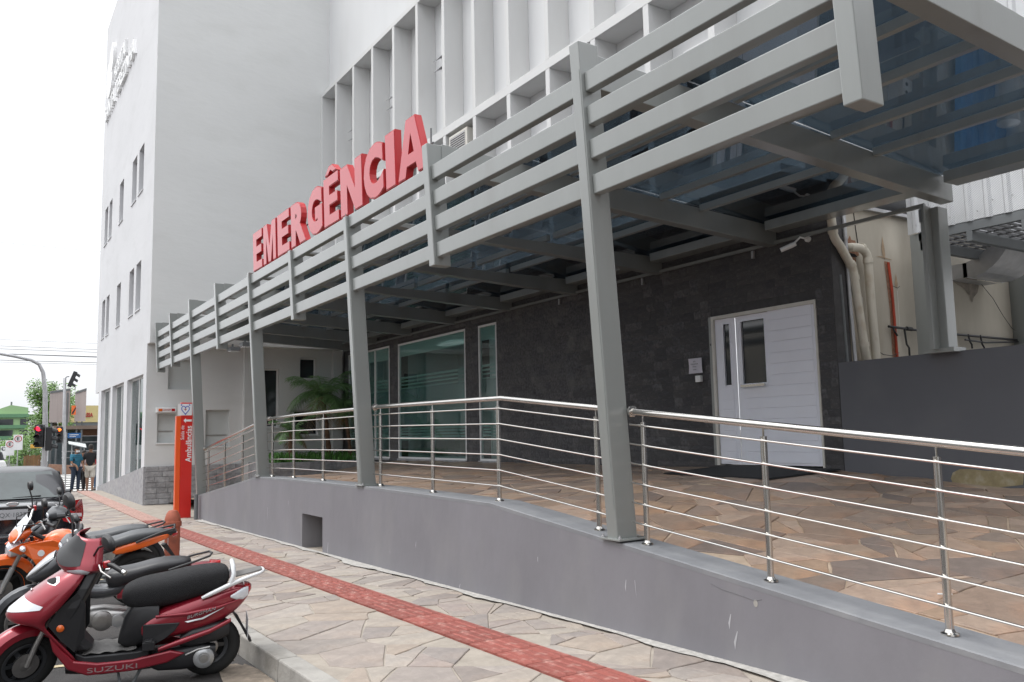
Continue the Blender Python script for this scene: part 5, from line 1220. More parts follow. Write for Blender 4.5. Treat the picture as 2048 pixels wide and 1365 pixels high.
# ---- black underbone and its paler twin behind ---------------------
def underbone(R0, paint, paint2, seatm, lb, dz=0., rearred=True):
    t = thing('motorcycle', R0, lb, 'motorcycle', 'motorbikes parked along the kerb', pi - YAW)
    T = steer(.62, .86, radians(22)); P = lambda n, q, m_, par=t, **k: O(n, q, K[m_], par, local=True, **k)
    wheel(t, -.18, .25, .26, .045, .042, 10, K['alu']); wheel(t, .98, .25, .26, .040, .038, 10, K['alu'], T)
    P('front_cowl', MB().loft([ringuz(u, (a + c) / 2, w, (c - a) / 2, 2.2, 20) for u, a, c, w in ((1.02, .585, .60, .03), (.98, .56, .64, .10), (.90, .545, .71, .145), (.82, .56, .78, .155), (.74, .60, .83, .13), (.68, .66, .85, .09))]), paint, sub=1)
    P('cowl_stripe', LT([(.995, .60, .63, .075), (.93, .63, .70, .125), (.86, .68, .765, .135), (.80, .72, .80, .11)]), paint2)
    P('leg_shield', MB().loft([[Vector((u, -w, z)), Vector((u + .05, -w * .6, z)), Vector((u + .05, w * .6, z)), Vector((u, w, z)), Vector((u - .03, w, z)), Vector((u - .01, -0, z)), Vector((u - .03, -w, z))] for z, u, w in ((.80, .66, .12), (.66, .72, .19), (.5, .74, .20), (.36, .66, .19), (.26, .58, .15))], smooth=False), 'black', bevel=.01)
    P('centre_spine', LT([(.70, .52, .62, .07), (.60, .40, .52, .08), (.48, .36, .47, .085), (.34, .38, .48, .10), (.22, .42, .54, .11)], 3), paint, sub=1)
    P('seat', LT([(.41, .53, .57, .05), (.39, .47, .60, .10), (.33, .45, .625, .125), (.22, .48, .63, .13), (.10, .52, .655, .135), (0, .55, .68, .135), (-.12, .57, .685, .125), (-.24, .585, .68, .10), (-.29, .60, .66, .06)], 2.7, 20), seatm, sub=1)
    P('side_cover', LT([(.34, .34, .44, .10), (.2, .36, .50, .13), (.0, .42, .56, .135), (-.2, .48, .60, .12), (-.38, .54, .62, .085), (-.50, .585, .625, .04)], 3), 'redpaint' if rearred else paint, sub=1)
    P('tail_light', LT([(-.44, .57, .635, .06), (-.50, .58, .63, .045), (-.535, .60, .625, .02)]), 'redlens')
    P('grab_rail', MB().tube([(-.10, .14, .60), (-.3, .13, .655), (-.44, .09, .69), (-.46, 0, .695), (-.44, -.09, .69), (-.3, -.13, .655), (-.10, -.14, .60)], .010, 8), 'black')
    en = P('engine', LT([(.60, .16, .24, .05), (.52, .13, .30, .09), (.42, .12, .30, .11), (.30, .14, .28, .11), (.22, .17, .26, .07)], 3), 'alu')
    P('clutch_cover', MB().lathe([(.085, .10), (.082, .125), (.06, .135), (.03, .137), (0, .137)], (.42, 0, .20), 'y', 20), 'alu', en)
    P('clutch_cover', MB().lathe([(.055, .10), (.052, .125), (.03, .13), (0, .13)], (.30, 0, .19), 'y', 16), 'silver', en)
    for k in range(6): P('cooling_fin', MB().box(.555 + k * .018, .563 + k * .018, -.06, .06, .20, .30), 'alu', en)
    P('exhaust', MB().tube([(.5, -.1, .14), (.1, -.14, .15), (-.15, -.15, .2), (-.4, -.15, .30)], [.014, .016, .04, .042], 12), 'chrome')
    P('fork', MB().tube([(.98, .065, .25), (.80, .055, .60)], .018, 10).tube([(.98, -.065, .25), (.80, -.055, .60)], .018, 10).xf(T), 'alu')
    P('front_fender', MB().loft([[Vector((.98 + (.285 + h) * cos(a), w, .25 + (.285 + h) * sin(a))) for w, h in ((-.05, -.03), (-.03, .008), (0, .014), (.03, .008), (.05, -.03))] for a in [radians(d) for d in range(25, 165, 12)]], closed=False).xf(T), paint)
    P('rear_fender', MB().loft([[Vector((-.18 + (.285 + h) * cos(a), w, .25 + (.285 + h) * sin(a))) for w, h in ((-.05, -.03), (0, .01), (.05, -.03))] for a in [radians(d) for d in range(60, 185, 12)]], closed=False), 'black')
    P('swing_arm', MB().tube([(.25, .09, .24), (-.18, .09, .25)], .018, 8).tube([(.25, -.09, .24), (-.18, -.09, .25)], .018, 8), 'steel_dark')
    P('shock', MB().tube([(-.16, .11, .27), (-.06, .11, .52)], [.022, .026], 10), 'redpaint')
    h = P('handlebar_cover', MB().loft([ringuz(u, z, w, hh, 2.3, 16) for u, z, w, hh in ((.76, .85, .06, .04), (.70, .87, .14, .06), (.62, .875, .16, .05), (.57, .87, .10, .03))]).xf(T), paint)
    P('headlight', LT([(.75, .83, .87, .04), (.765, .82, .88, .05), (.775, .835, .87, .03)]).xf(T), 'lens', h)
    for sg_ in (1, -1):
        P('grip', MB().tube([(.60, sg_ * .15, .88), (.54, sg_ * .26, .885), (.52, sg_ * .35, .88)], [.012, .017, .017], 10).xf(T), 'black', h)
        P('brake_lever', MB().tube([(.62, sg_ * .19, .87), (.61, sg_ * .33, .85)], .006, 6).xf(T), 'alu', h)
        mirror(t, T, (.61, sg_ * .16, .89), (.58, sg_ * .30, 1.02 + dz), .07, .042)
    P('number_plate', MB().box(-.50, -.496, -.09, .09, .36, .48), 'plate')
    t.rotation_euler = (Matrix.Rotation(pi - YAW, 3, 'Z') @ Matrix.Rotation(radians(-6), 3, 'X')).to_euler()
    return t
underbone(Vector((1.44, 8.2, zr(8.2))), 'greypaint', 'silver', 'seat', 'dark grey underbone motorbike with long black seat and red tail, second from the camera', -.05)
fb_ = underbone(Vector((1.62, 11.6, zr(11.5))), 'greypaint', 'greypaint', 'greyseat', 'grey motorbike with worn grey seat, furthest of the row in front of the bollard', .0, False); fb_.scale = (1.07, 1.07, 1.07)

# ---- orange motorcycle --------------------------------------------
def orange_bike():
    t = thing('motorcycle', Vector((1.44, 10.1, zr(10.1) - .015)), 'bright orange motorcycle with white and orange front mudguard and clear headlamp', 'motorcycle', 'motorbikes parked along the kerb', pi - YAW)
    T = steer(.86, .90, radians(24)); P = lambda n, q, m_, par=t, **k: O(n, q, K[m_], par, local=True, **k)
    wheel(t, -.14, .29, .30, .055, .055, 5, K['black']); wheel(t, 1.16, .29, .30, .048, .048, 5, K['black'], T, line=K['orangelens'])
    P('fuel_tank', LT([(.78, .66, .74, .06), (.74, .64, .82, .12), (.66, .63, .86, .145), (.54, .63, .86, .145), (.42, .62, .80, .12), (.32, .61, .72, .08)], 2.6, 20), 'orangepaint', sub=1)
    for sg_ in (1, -1):
        P('tank_shroud', MB().prism([(.98, sg_ * .14, .72), (.90, sg_ * .15, .76), (.66, sg_ * .15, .79), (.46, sg_ * .13, .70), (.40, sg_ * .12, .64), (.60, sg_ * .15, .58), (.78, sg_ * .165, .50), (.84, sg_ * .165, .60)], (0, sg_ * .022, 0)), 'orangepaint', bevel=.01)
        O('round_emblem', MB().lathe([(.032, sg_ * .188), (.032, sg_ * .193), (0, sg_ * .193)], (.76, 0, .665), 'y', 18), K['white'], t, local=True)
        P('tail_panel', LT([(.12, .56, .64, .02, sg_ * .10), (-.1, .60, .70, .025, sg_ * .10), (-.3, .66, .74, .02, sg_ * .085), (-.46, .72, .77, .01, sg_ * .06)]), 'orangepaint', sub=1)
    P('seat', LT([(.38, .64, .70, .07), (.30, .63, .725, .11), (.18, .63, .735, .125), (.06, .645, .755, .13), (-.05, .67, .80, .125), (-.2, .70, .815, .115), (-.36, .73, .815, .09), (-.42, .75, .79, .05)], 2.8, 20), 'greyseat', sub=1)
    P('tail_hump', LT([(-.34, .70, .80, .08), (-.46, .73, .80, .06), (-.52, .76, .79, .03)]), 'black')
    P('tail_light', LT([(-.48, .71, .76, .05), (-.53, .73, .765, .03)]), 'redlens')
    P('grab_rail', MB().tube([(-.12, .13, .70), (-.35, .12, .785), (-.50, .10, .82), (-.50, -.10, .82), (-.35, -.12, .785), (-.12, -.13, .70)], .012, 8), 'black')
    P('mudguard_extension', MB().hexa([(-.36, -.05, .62), (-.40, .05, .64), (-.55, .05, .40), (-.55, -.05, .40), (-.38, -.05, .64), (-.42, .05, .66), (-.57, .05, .42), (-.57, -.05, .42)]), 'black')
    P('number_plate', MB().box(-.56, -.556, -.09, .09, .40, .53), 'plate')
    en = P('engine', LT([(.78, .25, .34, .08), (.70, .20, .42, .12), (.55, .17, .44, .14), (.38, .19, .36, .13), (.28, .24, .32, .08)], 3), 'alu')
    P('cylinder', LT([(.74, .36, .58, .07), (.60, .34, .56, .08)], 4), 'steel_dark', en)
    for k in range(7): P('cooling_fin', MB().box(.58, .78, -.085, .085, .37 + k * .027, .376 + k * .027), 'alu', en)
    P('clutch_cover', MB().lathe([(.09, .13), (.086, .155), (.05, .165), (0, .165)], (.46, 0, .27), 'y', 20), 'silver', en)
    P('frame', MB().tube([(.88, 0, .80), (.80, .0, .50), (.70, .06, .2), (.3, .1, .18), (.18, .1, .45), (-.1, .09, .66), (-.4, .06, .72)], .018, 8).tube([(.88, 0, .84), (.5, 0, .62), (.2, 0, .6)], .022, 8), 'black')
    P('swing_arm', MB().tube([(.22, .09, .30), (-.14, .10, .29)], .02, 8).tube([(.22, -.09, .30), (-.14, -.10, .29)], .02, 8), 'steel_dark')
    P('exhaust', MB().tube([(.74, -.05, .36), (.84, -.1, .25), (.6, -.14, .14), (.1, -.15, .2), (-.1, -.16, .28), (-.42, -.17, .42)], [.02, .02, .02, .03, .05, .05], 12), 'steel_dark')
    P('fork', MB().tube([(1.16, .08, .29), (.93, .08, .80)], .021, 10).tube([(1.16, -.08, .29), (.93, -.08, .80)], .021, 10).xf(T), 'alu')
    P('fork_lower', MB().tube([(1.17, .08, .27), (1.06, .08, .52)], .028, 10).tube([(1.17, -.08, .27), (1.06, -.08, .52)], .028, 10).xf(T), 'silver')
    P('brake_disc', MB().lathe([(.11, .06), (.11, .064), (.05, .064), (.05, .06), (.11, .06)], (1.16, 0, .29), 'y', 24).xf(T), 'alu')
    P('front_mudguard', MB().loft([[Vector((1.16 + (.33 + h) * cos(a), w, .29 + (.33 + h) * sin(a))) for w, h in ((-.065, -.06), (-.055, .0), (-.03, .02), (0, .028), (.03, .02), (.055, .0), (.065, -.06))] for a in [radians(d) for d in range(62, 158, 8)]], closed=False).xf(T), 'orangepaint')
    P('mudguard_tip', MB().loft([[Vector((1.16 + (.345 + h) * cos(a), w * k_, .29 + (.345 + h) * sin(a) + .02)) for w, h in ((-.06, -.05), (-.05, .0), (0, .024), (.05, .0), (.06, -.05))] for a, k_ in [(radians(d), 1 - .010 * (84 - d)) for d in range(28, 88, 7)]], closed=False).xf(T), 'silver')
    hd = P('headlight', MB().loft([ringuz(u, z, w, h, 2.2, 18) for u, z, w, h in ((.96, .70, .07, .06), (1.02, .70, .09, .085), (1.08, .69, .085, .075), (1.105, .685, .05, .045))]).xf(T), 'lens')
    P('headlamp_cowl', MB().loft([ringuz(u, z, w, h, 2.4, 18) for u, z, w, h in ((1.08, .79, .05, .02), (1.05, .82, .10, .04), (.98, .86, .115, .05), (.90, .88, .08, .035))]).xf(T), 'orangepaint')
    P('fly_screen', MB().loft([[Vector((1.07 - .15 * s_ - .6 * v * v, v * w, .80 + .22 * s_)) for v in (-.12, -.06, 0, .06, .12)] for s_, w in ((0, 1), (.5, .95), (1, .6))], closed=False).xf(T), 'lens')
    for sg_ in (1, -1):
        P('turn_signal', MB().lathe([(0, sg_ * .16), (.025, sg_ * .17), (.03, sg_ * .2), (.018, sg_ * .235), (0, sg_ * .24)], (1.0, 0, .76), 'y', 12).xf(T), 'lens')
        P('cowl_side', MB().prism([(1.10, sg_ * .085, .72), (1.0, sg_ * .11, .78), (.84, sg_ * .12, .80), (.92, sg_ * .11, .70), (1.0, sg_ * .10, .66)], (0, sg_ * .012, 0)).xf(T), 'orangepaint')
        P('grip', MB().tube([(.80, sg_ * .24, 1.02), (.76, sg_ * .36, 1.02)], .017, 10).xf(T), 'black')
        P('lever', MB().tube([(.84, sg_ * .22, 1.02), (.84, sg_ * .36, 1.0)], .007, 6).xf(T), 'alu')
        P('switch_box', MB().box(.79, .83, min(sg_ * .20, sg_ * .235), max(sg_ * .20, sg_ * .235), .995, 1.045).xf(T), 'redlens' if sg_ < 0 else 'black', bevel=.004)
        mirror(t, T, (.83, sg_ * .19, 1.03), (.83, sg_ * .28, 1.25), .065, .05)
    P('handlebar', MB().tube([(.80, -.24, 1.02), (.84, -.15, 1.01), (.88, -.08, .95), (.88, .08, .95), (.84, .15, 1.01), (.80, .24, 1.02)], .011, 8).xf(T), 'chrome')
    P('instrument_pod', LT([(.97, .90, .94, .07), (.90, .92, .98, .075), (.86, .92, .95, .05)]).xf(T), 'black')
    P('brake_hose', MB().tube([(.84, .2, 1.0), (.98, .12, .98), (1.0, .08, .84), (.96, .09, .7)], .006, 6).tube([(.84, -.2, 1.0), (1.0, -.08, 1.0), (1.0, -.08, .8)], .006, 6).xf(T), 'black')
    P('side_stand', MB().tube([(.42, .1, .17), (.44, .22, .01)], .011, 8), 'steel_dark')
    t.rotation_euler = (Matrix.Rotation(pi - YAW, 3, 'Z') @ Matrix.Rotation(radians(-7), 3, 'X')).to_euler()
orange_bike()

# ---- parked car ----------------------------------------------------
def car():
    cx, y0 = .48, 12.95; z0 = zr(13.5)
    t = thing('parked_car', (cx, y0 + 2.1, z0), 'black saloon car seen from behind with plate DQX 1837, parked beyond the motorbikes', 'car')
    def rg(y, b_, tp, w, e=4., n=24, dw=0.):
        out = []
        for k in range(n):
            a = 2 * pi * k / n; c, s_ = cos(a), sin(a); vx = abs(c) ** (2 / e) * (1 if c >= 0 else -1); vz = abs(s_) ** (2 / e) * (1 if s_ >= 0 else -1)
            zz = (b_ + tp) / 2 + vz * (tp - b_) / 2; k_ = 1 - dw * max(0, vz)
            out.append(Vector((cx + vx * w * k_, y0 + y, z0 + zz)))
        return out
    bd = O('body', MB().loft([rg(0.02, .42, .96, .70, 3.2), rg(.0, .40, .97, .76, 3.4), rg(.10, .28, 1.00, .82), rg(.30, .24, 1.02, .845), rg(.8, .24, .99, .85), rg(2., .24, .98, .855), rg(3.1, .24, .96, .85), rg(3.9, .26, .88, .82), rg(4.2, .32, .74, .72)]), K['carpaint'], t, sub=1)
    O('bumper', MB().loft([rg(-.09, .36, .58, .66, 3.5), rg(-.10, .32, .60, .74, 3.5), rg(-.04, .28, .62, .81, 4), rg(.12, .26, .62, .85, 4)]), K['carpaint'], bd, sub=1)
    O('bumper_strip', MB().box(cx - .72, cx + .72, y0 - .108, y0 - .07, z0 + .50, z0 + .525), K['blackmat'], bd, bevel=.006)
    # cabin
    ca = O('cabin', MB().loft([rg(.52, .96, .99, .66, 5), rg(.72, .96, 1.12, .68, 5, dw=.06), rg(1.05, .96, 1.37, .70, 5, dw=.13), rg(1.25, .96, 1.43, .71, 5, dw=.15), rg(1.8, .96, 1.46, .72, 5, dw=.16), rg(2.4, .96, 1.43, .71, 5, dw=.16), rg(2.9, .96, 1.22, .68, 5, dw=.1), rg(3.25, .94, .98, .64, 5)]), K['carroof'], t, sub=1)
    # rear window (slightly proud, convex) and side glass
    pts = []
    for i in range(7):
        f = i / 6; y = .60 + .52 * f; z = 1.015 + .345 * f
        for j in range(9):
            g_ = -1 + j / 4; w = .60 - .085 * f; pts.append((cx + g_ * w, y0 + y - .045 + .05 * g_ * g_, z0 + z + .018))
    rwn = O('rear_window', MB().add(pts, [(i * 9 + j, i * 9 + j + 1, (i + 1) * 9 + j + 1, (i + 1) * 9 + j) for i in range(6) for j in range(8)], True), M('car_glass', (.045, .06, .06), .06, var=.35, scale=2.2, spec=.7), t)
    for sg_ in (-1, 1):
        O('side_window', MB().add([(cx + sg_ * .700, y0 + 1.0, z0 + 1.03), (cx + sg_ * .71, y0 + 2.75, z0 + 1.02), (cx + sg_ * .645, y0 + 2.35, z0 + 1.36), (cx + sg_ * .64, y0 + 1.35, z0 + 1.36)], [(0, 1, 2, 3)]), K['darkglass'], t)
        tl = O('tail_light', MB().loft([[Vector((cx + sg_ * x, y0 + y - .012, z0 + z)) for x, y, z in ring_] for ring_ in (
            [(.50, -.005, .74), (.56, -.003, .90), (.66, .02, .985), (.76, .10, 1.0), (.835, .30, .99), (.86, .34, .86), (.855, .25, .76), (.80, .08, .72), (.65, .0, .70)],)], caps=True), K['redlens'], t) if False else None
        p0 = [(.54, -.018, .86), (.60, -.012, .95), (.70, .02, 1.0), (.80, .12, 1.01), (.842, .30, 1.0), (.862, .32, .90), (.862, .22, .80), (.83, .06, .72), (.72, -.016, .70), (.60, -.024, .74)]
        c0 = (.71, .04, .87)
        pts = [(cx + sg_ * c0[0], y0 + c0[1] - .045, z0 + c0[2])] + [(cx + sg_ * x, y0 + y - .012, z0 + z) for x, y, z in p0]
        tl = O('tail_light', MB().add(pts, [(0, 1 + i, 1 + (i + 1) % 10) for i in range(10)], True), K['redlens'], t)
        O('reverse_lens', MB().add([(cx + sg_ * .58, y0 - .05, z0 + .845), (cx + sg_ * .82, y0 + .02, z0 + .83), (cx + sg_ * .82, y0 + .02, z0 + .785), (cx + sg_ * .60, y0 - .045, z0 + .79)], [(0, 1, 2, 3)]), K['lens'], tl)
        O('door_mirror', MB().loft([ringm for ringm in [[Vector((cx + sg_ * (.78 + .13 * f), y0 + 2.55 + .05 * cos(a) * s_, z0 + .99 + .055 * sin(a) * s_)) for a in [k * pi / 6 for k in range(12)]] for f, s_ in ((0, .4), (.3, 1), (.8, 1), (1, .6))]]), K['carpaint'], t)
        for wy in (.75, 3.35):
            w_ = O('wheel', MB().lathe([(.20, -.09), (.29, -.095), (.31, -.06), (.31, .06), (.29, .095), (.20, .09)], (cx + sg_ * .75, y0 + wy, z0 + .30), 'x', 28), K['rubber'], t)
            O('rim', MB().lathe([(.20, -.07), (.19, .0), (.05, .02), (0, .02)], (cx + sg_ * .80, y0 + wy, z0 + .30), 'x', 20), K['alu'], w_)
    pl_ = O('number_plate', MB().box(cx - .02 - .20, cx - .02 + .20, y0 - .036, y0 - .026, z0 + .80, z0 + .93), K['plate'], t, bevel=.004)
    O('lettering', fit_text('DQX·1837', (cx - .02 - .18, y0 - .036, z0 + .825), (1, 0, 0), (0, 0, 1), .36, .065, .003, nrm=(0, -1, 0)), K['steel_dark'], pl_)
    O('plate_light_bar', MB().box(cx - .28, cx + .24, y0 - .04, y0 + .02, z0 + .945, z0 + .965), K['black'], t)
    eb = O('oval_badge', MB().loft([[Vector((cx + .075 * cos(a) * s_, y0 - .02 - d, z0 + 1.00 - .0 + .028 * sin(a) * s_)) for a in [k * pi / 10 for k in range(20)]] for s_, d in ((1, 0), (1, .008), (.9, .011))]), K['chrome'], t)
    O('badge_field', MB().add([(cx + .062 * cos(k * pi / 10), y0 - .0325, z0 + 1.0 + .021 * sin(k * pi / 10)) for k in range(20)], [tuple(range(20))]), K['galv'], eb)
    O('wiper', MB().tube([(cx + .02, y0 + .58, z0 + 1.045), (cx + .36, y0 + .60, z0 + 1.06)], .008, 6), K['black'], t)
    for sg_ in (-.33, .33): O('headrest', MB().lathe([(0, 0), (.10, .02), (.12, .10), (.08, .18), (0, .2)], (cx + sg_, y0 + 1.25, z0 + .98), n=12), K['blackmat'], t)
car()

# ================================================================== people at the corner
def skinned(name, verts, edges, radii, mat, par, sub=2, root=0, kind=None):
    me = bpy.data.meshes.new(name); me.from_pydata(verts, edges, []); me.materials.append(mat)
    o = bpy.data.objects.new(name, me); COL.objects.link(o); o.parent = par
    md = o.modifiers.new('skin', 'SKIN'); md.use_smooth_shade = True
    sv = me.skin_vertices[0].data
    for i, r_ in enumerate(radii): sv[i].radius = r_ if isinstance(r_, tuple) else (r_, r_); sv[i].use_root = (i == root)
    o.modifiers.new('sub', 'SUBSURF').levels = sub; o.modifiers[-1].render_levels = sub
    return o
def person(x, y, h, rz, lb, shirt, trousers, short=False, hair='hair', mask=False, cap=None, arm=((.0, .0), (.0, .0)), stride=.06, bag=False):
    z = zg(y) - .008 if x > .2 else zr(y); t = thing('person', (x, y, z), lb, 'person', 'people waiting at the corner', rz); s = h / 1.75; t.scale = (s, s, s)
    # local: facing +x, y = left
    J = {'pel': (0, 0, .96), 'wst': (0, 0, 1.10), 'chs': (.0, 0, 1.32), 'nck': (-.01, 0, 1.48), 'nk2': (.01, 0, 1.53),
         'hd': (.015, 0, 1.60), 'hd2': (.02, 0, 1.69), 'hd3': (.01, 0, 1.735)}
    V = [J[k] for k in ('pel', 'wst', 'chs', 'nck', 'nk2', 'hd', 'hd2', 'hd3')]; E_ = [(0, 1), (1, 2), (2, 3), (3, 4), (4, 5), (5, 6), (6, 7)]
    Rd = [(.13, .15), (.11, .14), (.12, .165), (.055, .06), (.052, .055), (.085, .075), (.09, .078), (.05, .05)]
    arms = []; legs = []
    for sg_, (fw, bend) in zip((1, -1), arm):
        i0 = len(V); a = [(0, sg_ * .17, 1.42), (fw * .3, sg_ * .22, 1.27), (.02 + fw * .6, sg_ * (.25 - bend * .03), 1.13), (.06 + fw * .9 + bend * .12, sg_ * (.24 - bend * .10), .98 + bend * .10), (.07 + fw + bend * .16, sg_ * (.235 - bend * .12), .90 + bend * .12)]
        V += a; Rd += [(.06, .06), (.048, .048), (.04, .04), (.032, .032), (.03, .036)]; E_ += [(2, i0)] + [(i0 + k, i0 + k + 1) for k in range(4)]; arms.append(a)
        # hand: palm and five fingers
        hx, hy, hz = a[4]; i1 = len(V)
        V.append((hx + .01, hy, hz - .05)); Rd.append((.018, .034)); E_.append((i0 + 4, i1))
        for k in range(4):
            f0 = len(V); oy = (k - 1.5) * .018; L = (.06, .07, .066, .05)[k]
            V += [(hx + .015 + oy, hy, hz - .085), (hx + .02 + oy, hy - sg_ * .008, hz - .085 - L * .6), (hx + .015 + oy, hy - sg_ * .025, hz - .085 - L)]; Rd += [.0095, .0085, .007]; E_ += [(i1, f0), (f0, f0 + 1), (f0 + 1, f0 + 2)]
        f0 = len(V); V += [(hx + .045, hy - sg_ * .01, hz - .05), (hx + .055, hy - sg_ * .02, hz - .085)]; Rd += [.011, .009]; E_ += [(i0 + 4, f0), (f0, f0 + 1)]
    for sg_ in (1, -1):
        i0 = len(V); st = stride * sg_; a = [(0, sg_ * .09, .90), (st * .4 + .01, sg_ * .095, .68), (st * .7, sg_ * .10, .50), (st * .9 - .02, sg_ * .10, .30), (st - .03, sg_ * .10, .09), (st - .02, sg_ * .105, .035), (st + .13, sg_ * .115, .025)]
        V += a; Rd += [(.095, .095), (.08, .08), (.062, .062), (.058, .055), (.04, .038), (.045, .04), (.028, .04)]; E_ += [(0, i0)] + [(i0 + k, i0 + k + 1) for k in range(6)]; legs.append(a)
    bd = skinned('body', V, E_, Rd, K['skin'], t)
    # shirt
    V, E_, Rd = [(0, 0, .93), (0, 0, 1.08), (0, 0, 1.32), (-.005, 0, 1.455)], [(0, 1), (1, 2), (2, 3)], [(.142, .165), (.135, .155), (.14, .185), (.075, .10)]
    for a in arms: i0 = len(V); V += [a[0], a[1], tuple((p + q_) / 2 for p, q_ in zip(a[1], a[2]))]; Rd += [.08, .072, .066]; E_ += [(2, i0), (i0, i0 + 1), (i0 + 1, i0 + 2)]
    skinned('shirt', V, E_, Rd, shirt, t)
    V, E_, Rd = [(0, 0, .97)], [], [(.145, .16)]
    for a in legs:
        i0 = len(V); n = 3 if short else 5; V += a[:n]; Rd += ([.108, .105, .10] if short else [.108, .092, .078, .07, .066]); E_ += [(0, i0)] + [(i0 + k, i0 + k + 1) for k in range(n - 1)]
    skinned('trousers', V, E_, Rd, trousers, t)
    for a in legs: O('shoe', MB().loft([[Vector((a[5][0] + dx, a[5][1] + w * cos(k * pi / 5), max(0, .03 + hh * sin(k * pi / 5)))) for k in range(10)] for dx, w, hh in ((-.07, .02, .03), (-.05, .042, .05), (.03, .045, .055), (.12, .05, .038), (.18, .035, .025), (.20, .01, .015))]), K['black'], t, local=True)
    hm = cap or K[hair]
    O('cap' if cap else 'hair', MB().loft([[Vector((-.012 + r_ * 1.12 * cos(k * pi / 8) - sh, r_ * .93 * sin(k * pi / 8), zz)) for k in range(16)] for r_, zz, sh in ((.080, 1.60, .028), (.094, 1.66, .012), (.096, 1.71, .0), (.082, 1.755, .0), (.05, 1.785, 0), (.01, 1.795, 0))]), hm, t, local=True)
    if cap: O('cap_peak', MB().prism([(.07, -.06, 1.70), (.07, .06, 1.70), (.15, .04, 1.69), (.17, 0, 1.688), (.15, -.04, 1.69)], (0, 0, .008)), hm, t, local=True)
    # face
    for sg_ in (1, -1):
        O('eye', MB().lathe([(0, -.004), (.009, 0), (.0, .006)], (.103, sg_ * .030, 1.655), 'x', 8), K['black'], t, local=True)
        O('ear', MB().lathe([(0, 0), (.018, .004), (0, .012)], (.01, sg_ * .088, 1.64), 'y', 8), K['skin'], t, local=True)
    O('nose', MB().loft([[Vector((.098, -.010, 1.655)), Vector((.098, .010, 1.655)), Vector((.106, 0, 1.658))], [Vector((.098, -.018, 1.618)), Vector((.098, .018, 1.618)), Vector((.128, 0, 1.622))]], smooth=False), K['skin'], t, local=True)
    if mask: O('face_mask', MB().loft([[Vector((.075 + .045 * cos(a), .088 * sin(a), zz)) for a in [radians(d) for d in range(-85, 86, 17)]] for zz in (1.555, 1.59, 1.63)], closed=False), K['white'], t, local=True)
    else: O('mouth', MB().box(.098, .104, -.022, .022, 1.585, 1.592), K['redlens'], t, local=True)
    if bag: O('shoulder_bag', MB().box(-.05, .14, .17, .26, .85, 1.08), K['offwhite'], t, local=True, bevel=.02)
    return t
blue_ = M('teal_striped_shirt', (.02, .13, .20), .8, var=.5, scale=9, stretch=(.2, .2, 4)); navy = M('navy_trousers', (.018, .03, .055), .8); blackc = M('black_cotton', (.014, .014, .016), .85)
cream = M('cream_shorts', (.56, .52, .46), .8); redc = M('red_cotton', (.45, .012, .025), .8); jeans = M('blue_jeans', (.05, .12, .23), .8); pinkc = M('pale_top', (.55, .42, .42), .8, var=.3, scale=12)
person(3.30, 35.35, 1.66, radians(-55), 'man in teal striped shirt, cap and white face mask, leftmost of the group', blue_, navy, mask=True, cap=blackc, arm=((.05, .6), (.02, .8)), stride=.05)
person(3.62, 36.0, 1.52, radians(-130), 'woman in pale top and black leggings between the two men', pinkc, blackc, bag=True, stride=.14)
person(3.80, 35.55, 1.74, radians(75), 'man seen from behind in black T-shirt and cream shorts', blackc, cream, short=True, stride=.07)
person(4.22, 36.5, 1.64, radians(120), 'person in red shirt and blue jeans half hidden by the building corner', redc, jeans, stride=.10)

# ================================================================== far street
def head(x, y, z, lit, name, lb, group, face=(0, -1), h=.95, litmat=None, tilt=0.):
    t = thing(name, (x, y, z), lb, 'traffic light', group); w = .15
    fx, fy = face; L = hypot(fx, fy); fx, fy = fx / L, fy / L
    loc = lambda a, d, zz: (a * -fy + fx * d, a * fx + fy * d, zz)
    def bx(a0, a1, d0, d1, z0, z1): return [loc(a0, d0, z0), loc(a1, d0, z0), loc(a1, d1, z0), loc(a0, d1, z0), loc(a0, d0, z1), loc(a1, d0, z1), loc(a1, d1, z1), loc(a0, d1, z1)]
    O('housing', MB().hexa(bx(-w, w, -.12, .1, 0, h)), K['black'], t, local=True, bevel=.02)
    for k in range(3):
        zc = h * (k + .5) / 3; c = Vector(loc(0, .105, zc)); r_ = .105
        lm = (litmat if k == lit else K['blackmat'])
        O('lamp_lens', MB().add([loc(r_ * cos(i * pi / 8), .104, zc + r_ * sin(i * pi / 8)) for i in range(16)], [tuple(range(16))]), lm, t, local=True)
        q = MB(); A = [radians(d) for d in range(-20, 201, 20)]
        q.loft([[Vector(loc(r_ * 1.1 * cos(a), d, zc + r_ * 1.1 * sin(a) - (d - .1) * .25)) for a in A] for d in (.10, .30)], closed=False); O('visor', q, K['black'], t, local=True)
    t.rotation_euler = (0, tilt, 0); return t
K['litred'] = M('lit_red_lamp', (.8, .02, .03), .4, emit=(1, .02, .05, 3.0)); K['litorange'] = M('lit_orange_lamp', (.8, .1, .01), .4, emit=(1, .12, .01, 4.5))
pole = O('signal_mast', MB().tube([(2.44, 38, -.35), (2.42, 38, 2.0), (2.36, 38, 3.6), (2.27, 38, 4.35), (2.12, 38, 4.68), (1.85, 38, 4.84), (1.3, 38, 4.97), (.4, 38, 5.12), (-3, 38, 5.5)], [.10, .10, .085, .075, .07, .065, .06, .055, .05], 14), K['galv'],
         label='tall grey mast with a curved arm reaching out over the street on the left', cat='mast')
head(2.22, 37.85, 1.42, 2, 'traffic_light', 'traffic light with its red lamp lit, on the tall curved mast', 'traffic lights at the junction', (-.45, -1), .88, K['litred'])
head(2.57, 37.95, 1.28, 9, 'traffic_light', 'unlit black traffic light seen from the side, right of the lit red one', 'traffic lights at the junction', (1, -.2), .92)
